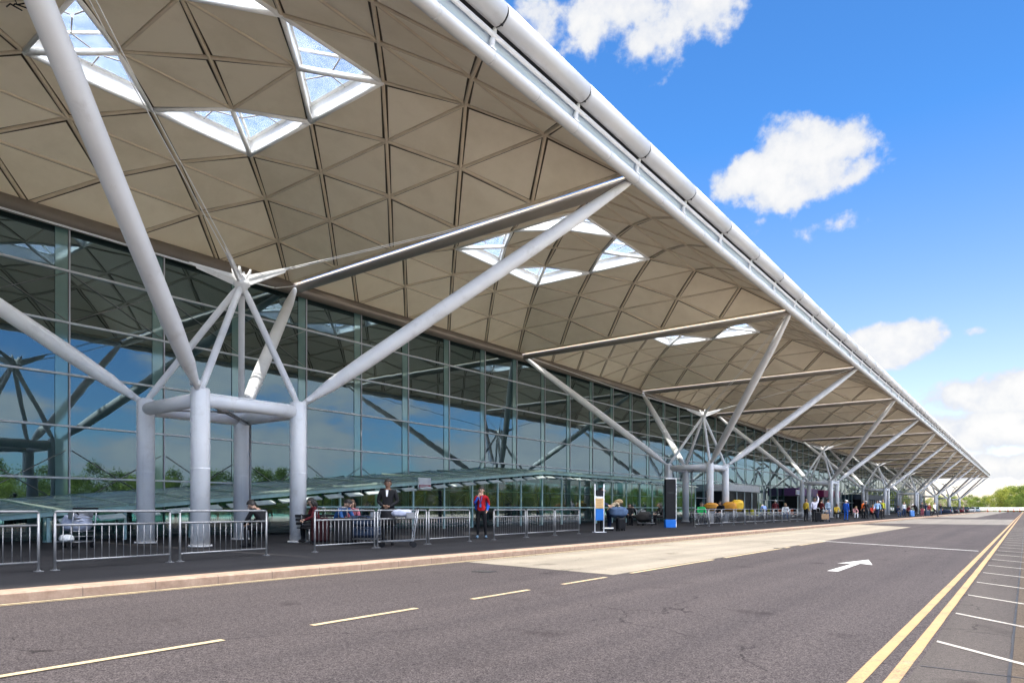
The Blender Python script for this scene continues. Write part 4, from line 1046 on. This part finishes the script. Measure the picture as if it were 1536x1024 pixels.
# ------------------------------------------------------------------ parked cars at the far end
def car(label, xy, rz, col, kind='hatch'):
    t = thing('parked_car', label, 'car', (*xy, ZR), R(rz), 'cars parked at the far end of the terminal')
    # side profile stations along y: (y, half width, sill z, waist z)
    body = MB(); st_ = [(-2.05, .55, .35, .62), (-1.98, .74, .24, .72), (-1.4, .84, .2, .80), (-.6, .87, .2, .86), (.5, .87, .2, .90), (1.4, .86, .2, .92), (1.95, .78, .24, .90), (2.08, .6, .36, .8)]
    rr = []
    for y, w, a, b in st_:
        rr.append([(-w*.9, y, a), (-w, y, a+.15), (-w, y, (a+b)/2), (-w*.97, y, b-.05), (-w*.88, y, b), (0, y, b+.03), (w*.88, y, b), (w*.97, y, b-.05), (w, y, (a+b)/2), (w, y, a+.15), (w*.9, y, a)])
    n = len(rr[0]); base_ = 0
    for r in rr: body.v += r
    for i in range(len(rr)-1):
        for k in range(n): body.face([i*n+k, i*n+(k+1) % n, (i+1)*n+(k+1) % n, (i+1)*n+k], 0, True)
    body.face(list(range(n))[::-1]); body.face([(len(rr)-1)*n+k for k in range(n)])
    # roof and pillars
    r0 = [(-.70, -.15, 1.38), (.70, -.15, 1.38), (.68, 1.25, 1.42), (-.68, 1.25, 1.42)]; rb = [(-.66, -.05, 1.44), (.66, -.05, 1.44), (.62, 1.15, 1.46), (-.62, 1.15, 1.46)]
    body.poly(rb, 0, True)
    for k in range(4): body.poly([r0[k], r0[(k+1) % 4], rb[(k+1) % 4], rb[k]], 0, True)
    w0 = [(-.80, -.85, .87), (.80, -.85, .87), (.80, 1.85, .92), (-.80, 1.85, .92)]
    for k in range(4): body.rings([w0[k], r0[k]], .045, 6)
    for s in (-1, 1): body.rings([(s*.81, .55, .90), (s*.70, .5, 1.40)], .04, 6)
    body.build('body', paint('car_paint', col, .22, var=.03, spec=.7), t)
    gl_ = MB()
    def lerp(a, b, f): return tuple(a[i]+(b[i]-a[i])*f for i in range(3))
    for k in range(4): gl_.poly([w0[k], w0[(k+1) % 4], r0[(k+1) % 4], r0[k]])
    gl_.build('windows', M['facade_glass'], t)
    for sx in (-1, 1):
        for y in (-1.28, 1.3):
            mb = MB(); mb.rings([(sx*.70, y, .32), (sx*.72, y, .32), (sx*.87, y, .32), (sx*.89, y, .32)], [.30, .32, .32, .29], 18); w = mb.build('wheel', M['dark_rubber'], t)
            mb = MB(); mb.rings([(sx*.86, y, .32), (sx*.895, y, .32)], [.21, .17], 14); mb.build('rim', M['chrome'], w)
        mb = MB(); mb.ell((sx*.58, -1.98, .60), (.16, .07, .07), 10, 6); mb.build('headlight', M['sign_white'], t)
        mb = MB(); mb.ell((sx*.66, 2.02, .74), (.10, .05, .10), 10, 6); mb.build('tail_light', paint('tail', (.4, .01, .01), .2), t)
        mb = MB(); mb.ell((sx*.98, -.55, .98), (.10, .06, .07), 10, 6); mb.build('mirror', M['plastic_blk'], t)
    return t
for i, (px, d, c, lb) in enumerate(((1421, 128, (.02, .03, .06), 'dark navy car, nearest of the parked row'), (1431, 140, (.02, .02, .03), 'black car second in the parked row'), (1440, 152, (.12, .012, .02), 'dark red car in the middle of the parked row'), (1447.5, 166, (.015, .02, .03), 'black car before the pale one in the parked row'), (1458, 188, (.55, .56, .58), 'pale silver car at the end of the parked row'), (1465, 204, (.4, .52, .6), 'light blue car farthest in the parked row'))):
    car(lb, gp(px, d), 180, c)
# white hoarding and bollards across the far end of the road
t = thing('hoarding', 'long low white hoarding across the far end of the road', 'hoarding', (-17, 290, 0))
for k in range(12):
    mb = MB(); mb.box(k*3, k*3+2.94, -.06, .06, .35, 1.35, bev=.02); mb.build('board', M['sign_white'], t)
    mb = MB(); mb.box(k*3-.05, k*3+.03, -.1, .1, -.12, 1.4, bev=.01); mb.build('post', M['sign_white'], t)
mb = MB(); mb.box(0, 36, -.03, .03, .28, .40); mb.build('red_rail', paint('rail_red', (.5, .05, .03), .5), t)
bp = None
for i, x in enumerate((-15.2, -9.6, -6.4, -4.6, -3.1, -1.6)):
    lb = ('orange red bollard at the left end of the white hoarding', 'orange red bollard left of the middle of the hoarding', 'orange red bollard in the middle of the hoarding', 'third orange red bollard from the right before the hoarding', 'second orange red bollard from the right before the hoarding', 'orange red bollard at the right edge before the hoarding')[i]
    if bp is None:
        bp = thing('bollard', lb, 'bollard', (x, 262, ZR), 0, 'orange bollards before the white hoarding')
        mb = MB(); mb.rings([(0, 0, .1), (0, 0, .9), (0, 0, 1.1), (0, 0, 1.15)], [.22, .19, .16, .08], 14); mb.build('post', paint('bollard_orange', (.55, .10, .02), .5), bp)
        mb = MB(); mb.rings([(0, 0, .55), (0, 0, .8)], [.208, .2], 14); mb.build('band', M['sign_white'], bp); mb = MB(); mb.box(-.3, .3, -.3, .3, 0, .1, bev=.02); mb.build('foot', M['dark_rubber'], bp)
    else: dup(bp, (x, 262-(i % 3)*4, ZR), label=lb)

# iron covers in the carriageway
for i, (px, py, lb) in enumerate(((726, 857, 'small dark iron cover in the road left of the pale concrete'), (1170, 822, 'small iron cover on the pale concrete patch'))):
    d = 1024*1.12/(py-762); x, y = gp(px, d)
    t = thing('drain_cover', lb, 'drain cover', (x, y, ZR+.004), R(20*i))
    mb = MB()
    if i < 2: mb.box(-.17, .17, -.14, .14, 0, .006, bev=.002)
    else: mb.rings([(0, 0, 0), (0, 0, .006)], .16, 24)
    mb.build('frame', M['dark_rubber'], t)
    mb = MB()
    for k in range(5): mb.box(-.13+.05*k, -.10+.05*k, -.11, .11, .0062, .009)
    mb.build('grate', M['galv_dark'], t)
# stray black cable under the first dome
t = thing('cable_tangle', 'loose tangle of black cable hanging under the roof at the top left', 'cable', (-19.5, 6.3, 13.0)); q = random.Random(5)
for k in range(5):
    mb = MB(); p = Vector((q.uniform(-.3, .3), q.uniform(-.3, .3), .2)); pts = []
    for j in range(9): pts.append(tuple(p)); p = p+Vector((q.uniform(-.25, .25), q.uniform(-.25, .25), q.uniform(-.12, .06)))
    mb.rings(pts, .018, 6); mb.build('cable', M['plastic_blk'], t)

# ------------------------------------------------------------------ trees
def tree_proto(name, label, group, leaf, h, w, seed, nclump=46, nleaf=62, ls=.42):
    q = random.Random(seed)
    t = thing(name, label, 'tree', (0, 0, -.15), 0, group)
    mb = MB(); pts = [Vector((0, 0, 0))]
    for k in range(1, 6): pts.append(Vector((q.uniform(-.15, .15)*k, q.uniform(-.15, .15)*k, h*.72*k/5)))
    mb.rings(pts, [.26, .21, .17, .12, .08, .03], 8)
    for k in range(9):
        a = q.uniform(0, 6.28); z = h*q.uniform(.22, .6); e = Vector((math.cos(a)*w*.4, math.sin(a)*w*.4, z+h*.16)); mb.rings([(pts[2].x, pts[2].y, z), ((e.x)*.5, e.y*.5, z+h*.05), e], [.09, .06, .02], 6)
    mb.build('trunk', M['bark'], t)
    cr = MB()
    for c in range(nclump):
        a = q.uniform(0, 6.28); f = q.random()**.6; zz = q.uniform(-1, 1)
        prof = math.sqrt(max(0, 1-zz*zz))*(1.0 if zz < .2 else .92)
        cc = Vector((math.cos(a)*w*.5*f*prof, math.sin(a)*w*.5*f*prof, h*.56+zz*h*.42))
        cr_ = q.uniform(.13, .24)*w
        for k in range(nleaf):
            d = Vector((q.gauss(0, 1), q.gauss(0, 1), q.gauss(0, .8))).normalized()
            p = cc+d*cr_*q.uniform(.55, 1.05)
            n = (d+Vector((q.uniform(-.7, .7), q.uniform(-.7, .7), q.uniform(-.2, .9)))).normalized()
            u = n.orthogonal().normalized(); u = Matrix.Rotation(q.uniform(0, 6.28), 3, n) @ u; v = n.cross(u); s = ls*q.uniform(.5, 1.1)
            cr.poly([p-u*s*.5, p-v*s*.28, p+u*s*.5, p+v*s*.28])
    cr.build('crown', leaf, t)
    return t
G1 = 'trees beyond the far end of the terminal'; G2 = 'wood on the far side of the road opposite the terminal'
LB = ['broad mid green tree beyond the far end of the road', 'dark green dense tree beyond the far end of the road', 'yellow green young tree beyond the far end of the road']
protos = [tree_proto('broadleaf_tree', LB[0], G1, M['leaf_mid'], 8.5, 7.5, 1), tree_proto('broadleaf_tree', LB[1], G1, M['leaf_dark'], 9.5, 7.0, 2), tree_proto('young_tree', LB[2], G1, M['leaf_yellow'], 7.0, 6.0, 5)]
LBW = ['broad mid green tree of the wood mirrored in the glass wall', 'dark green dense tree of the wood mirrored in the glass wall', 'yellow green tree of the wood mirrored in the glass wall']
q = random.Random(11); used = [False]*3
def put(i, x, y, s, label, group):
    o = protos[i] if not used[i] else dup(protos[i], label=label, group=group)
    used[i] = True; o.location = (x, y, -.15); o.rotation_euler = (0, 0, q.uniform(0, 6.28)); o.scale = (s*q.uniform(.9, 1.15), s*q.uniform(.9, 1.15), s)
for px, d, i, s in ((1532, 268, 1, 1.0), (1520, 270, 0, 1.15), (1508, 262, 2, 1.2), (1500, 275, 0, 1.0), (1490, 290, 2, .95), (1540, 300, 0, 1.3), (1524, 300, 2, 1.4), (1512, 305, 0, 1.25), (1481, 330, 0, .85), (1472, 335, 2, .85), (1463, 330, 0, .8), (1455, 340, 1, .8), (1447, 330, 0, .8), (1438, 340, 2, .8), (1430, 330, 0, .85), (1420, 340, 1, .8), (1408, 330, 0, .85), (1395, 335, 2, .85), (1535, 256, 1, .7), (1526, 254, 1, .62), (1516, 252, 1, .6), (1478, 320, 1, .6), (1468, 322, 1, .6), (1459, 322, 0, .6), (1548, 280, 2, 1.3), (1560, 270, 1, 1.3)):
    x, y = gp(px, d); put(i, x, y, s, LB[i], G1)
y = -60
while y < 330:
    for row in range(3):
        i = q.choice((0, 1, 1, 1, 2)) if row < 2 else 1
        put(i, 47+row*6+q.uniform(-2, 2), y+q.uniform(-2, 2)+row*2, q.uniform(.48, .70)+row*.06, LBW[i], G2)
    i = q.choice((1, 1, 0)); put(i, 43+q.uniform(-1, 1), y+q.uniform(-1, 1), q.uniform(.36, .5), LBW[i], G2)
    y += 5.0

# ------------------------------------------------------------------ sky, sun, camera
SUN = Vector((.10, -.62, 1.0)).normalized()
EL = math.asin(SUN.z); ROT = math.atan2(SUN.x, SUN.y)
w = bpy.data.worlds.new('World'); scene.world = w; w.use_nodes = True
nt = w.node_tree; nt.nodes.clear()
out = N(nt, 'ShaderNodeOutputWorld'); bg = N(nt, 'ShaderNodeBackground'); L(nt, bg.outputs[0], out.inputs[0])
SKY_STR = .053
bg.inputs[1].default_value = SKY_STR
sk = N(nt, 'ShaderNodeTexSky', sky_type='NISHITA', sun_disc=False, sun_elevation=EL, sun_rotation=ROT, altitude=0, air_density=1.0, dust_density=.6, ozone_density=2.5)
tc = N(nt, 'ShaderNodeTexCoord'); gen = tc.outputs['Generated']
sp = N(nt, 'ShaderNodeSeparateXYZ'); L(nt, gen, sp.inputs[0])
az = mathn(nt, 'ARCTAN2', sp.outputs[0], sp.outputs[1]); el = mathn(nt, 'ARCSINE', sp.outputs[2])
n1 = noise(nt, gen, 13, 9, .52); n1b = noise(nt, gen, 32, 7, .58)
nz = mathn(nt, 'ADD', mathn(nt, 'MULTIPLY', mathn(nt, 'SUBTRACT', n1, .5), 3.3), mathn(nt, 'MULTIPLY', mathn(nt, 'SUBTRACT', n1b, .5), 2.6))
def dirpx(px, py):
    r = (px-768)/1024; z = (762-py)/1024
    return math.atan(r)-TH, math.atan(z/math.sqrt(1+r*r)), math.cos(math.atan(r))/1024
acc = None
for px, py, wx, wy, g in ((1180, 268, 130, 46, 1.5), (1215, 226, 80, 58, 1.5), (1120, 275, 66, 36, 1.4), (1240, 338, 62, 17, .35), (975, -20, 130, 88, 1.5), (1040, -14, 100, 64, 1.3), (812, 15, 42, 36, .7), (895, 72, 40, 16, .2), (1335, 514, 76, 36, 1.9), (1365, 507, 48, 32, 1.5), (1300, 522, 44, 22, 1.5), (1510, 590, 110, 38, 1.7), (1480, 645, 130, 38, 1.6), (1540, 698, 200, 26, 1.2), (1425, 655, 60, 26, 1.3), (1500, 268, 26, 12, -.45), (1460, 497, 20, 8, -.1), (1130, 335, 60, 12, .1)):
    a0, e0, rad = dirpx(px, py)
    u = mathn(nt, 'MULTIPLY', mathn(nt, 'SUBTRACT', az, a0), 1/(wx*rad)); v = mathn(nt, 'MULTIPLY', mathn(nt, 'SUBTRACT', el, e0), 1/(wy*rad))
    d = mathn(nt, 'SUBTRACT', 1.0, mathn(nt, 'ADD', mathn(nt, 'MULTIPLY', u, u), mathn(nt, 'MULTIPLY', v, v)))
    d = mathn(nt, 'MULTIPLY', d, g) if g > 0 else mathn(nt, 'ADD', mathn(nt, 'MULTIPLY', d, .5), g)
    acc = d if acc is None else mathn(nt, 'MAXIMUM', acc, d)
acc = mathn(nt, 'MAXIMUM', acc, -1.2)
dens = mathn(nt, 'ADD', acc, nz)
# loose cumulus elsewhere (the part of the sky behind and beside the camera, mirrored in the glass)
mp = N(nt, 'ShaderNodeMapping'); mp.inputs['Scale'].default_value = (1, 1, 3.0); L(nt, gen, mp.inputs['Vector'])
n2 = noise(nt, mp.outputs[0], 4.2, 9, .6)
low = N(nt, 'ShaderNodeMapRange'); L(nt, el, low.inputs['Value']); low.inputs['From Min'].default_value = .05; low.inputs['From Max'].default_value = .55; low.inputs['To Min'].default_value = .15; low.inputs['To Max'].default_value = -.16
side = N(nt, 'ShaderNodeMapRange', interpolation_type='SMOOTHSTEP'); L(nt, mathn(nt, 'ABSOLUTE', mathn(nt, 'ADD', az, .42)), side.inputs['Value']); side.inputs['From Min'].default_value = .5; side.inputs['From Max'].default_value = .95; side.inputs['To Min'].default_value = -3; side.inputs['To Max'].default_value = 0
d2 = mathn(nt, 'ADD', mathn(nt, 'MULTIPLY', mathn(nt, 'ADD', mathn(nt, 'SUBTRACT', n2, .53), low.outputs[0]), 6.0), side.outputs[0])
dens = mathn(nt, 'MAXIMUM', dens, d2)
# overbright unseen clouds added as fill light, high over road side and behind camera
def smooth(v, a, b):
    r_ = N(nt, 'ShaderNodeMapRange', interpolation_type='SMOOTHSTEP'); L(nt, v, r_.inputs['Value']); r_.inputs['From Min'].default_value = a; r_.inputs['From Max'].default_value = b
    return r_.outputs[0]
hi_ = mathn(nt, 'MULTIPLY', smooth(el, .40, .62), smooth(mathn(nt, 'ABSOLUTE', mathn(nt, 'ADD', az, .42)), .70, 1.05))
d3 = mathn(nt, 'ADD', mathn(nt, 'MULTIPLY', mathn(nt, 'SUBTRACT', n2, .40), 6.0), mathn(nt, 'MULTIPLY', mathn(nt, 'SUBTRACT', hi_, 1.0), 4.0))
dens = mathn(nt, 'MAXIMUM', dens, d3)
fill_glow = mathn(nt, 'ADD', 1.0, mathn(nt, 'MULTIPLY', mathn(nt, 'MULTIPLY', hi_, smooth(sp.outputs[0], -.1, .4)), 14.0))  # boosts only the added fill clouds, far above the other clouds
cov = N(nt, 'ShaderNodeMapRange', interpolation_type='SMOOTHSTEP'); L(nt, dens, cov.inputs['Value']); cov.inputs['From Min'].default_value = -.05; cov.inputs['From Max'].default_value = .80
core = N(nt, 'ShaderNodeMapRange'); L(nt, mathn(nt, 'ADD', dens, mathn(nt, 'MULTIPLY', mathn(nt, 'SUBTRACT', n1b, .5), 1.6)), core.inputs['Value']); core.inputs['From Min'].default_value = .0; core.inputs['From Max'].default_value = 1.9
ccol = ramp(nt, core.outputs[0], [(0, (.74, .80, .92)), (.3, (.86, .89, .95)), (.7, (1.0, 1.0, 1.0)), (1, (1.05, 1.04, 1.03))])
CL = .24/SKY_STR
vm = N(nt, 'ShaderNodeVectorMath', operation='SCALE'); L(nt, ccol, vm.inputs[0]); L(nt, mathn(nt, 'MULTIPLY', fill_glow, CL), vm.inputs['Scale'])
tint = N(nt, 'ShaderNodeMix', data_type='RGBA', blend_type='MULTIPLY'); tint.inputs[0].default_value = 1; L(nt, sk.outputs[0], tint.inputs[6]); L(nt, ramp(nt, mathn(nt, 'MULTIPLY', el, 1.6), [(.0, (1.15, .97, 1.0)), (.28, (1.05, .97, 1.06)), (.75, (.44, .92, 1.36))]), tint.inputs[7])
deep = mixc(nt, mathn(nt, 'MULTIPLY', smooth(az, .05, .6), mathn(nt, 'SUBTRACT', 1.0, smooth(el, .45, .7))), tint.outputs[2], (.50, .76, .88), 'MULTIPLY')
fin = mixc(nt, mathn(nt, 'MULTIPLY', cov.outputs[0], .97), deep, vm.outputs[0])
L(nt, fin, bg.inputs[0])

sd = bpy.data.lights.new('sun', 'SUN'); sd.energy = 2.0; sd.angle = R(.53); sd.color = (1, .93, .83)
so = bpy.data.objects.new('sun', sd); COL.objects.link(so); so.rotation_euler = (-SUN).to_track_quat('-Z', 'Y').to_euler(); so.location = (0, 0, 60)

cd = bpy.data.cameras.new('camera'); cam = bpy.data.objects.new('camera', cd); COL.objects.link(cam)
cam.location = (0, 0, EYE); cam.rotation_euler = (R(90), 0, TH)
cd.sensor_width = 36; cd.lens = 24; cd.shift_y = 250/1536; cd.clip_end = 6000; cd.clip_start = .05
scene.camera = cam
vs = scene.view_settings; vs.view_transform = 'Standard'; vs.look = 'None'; vs.gamma = 1; vs.exposure = 2.0; vs.use_curve_mapping = False
scene.cycles.max_bounces = 8; scene.cycles.diffuse_bounces = 4; scene.cycles.glossy_bounces = 4; scene.cycles.transparent_max_bounces = 12
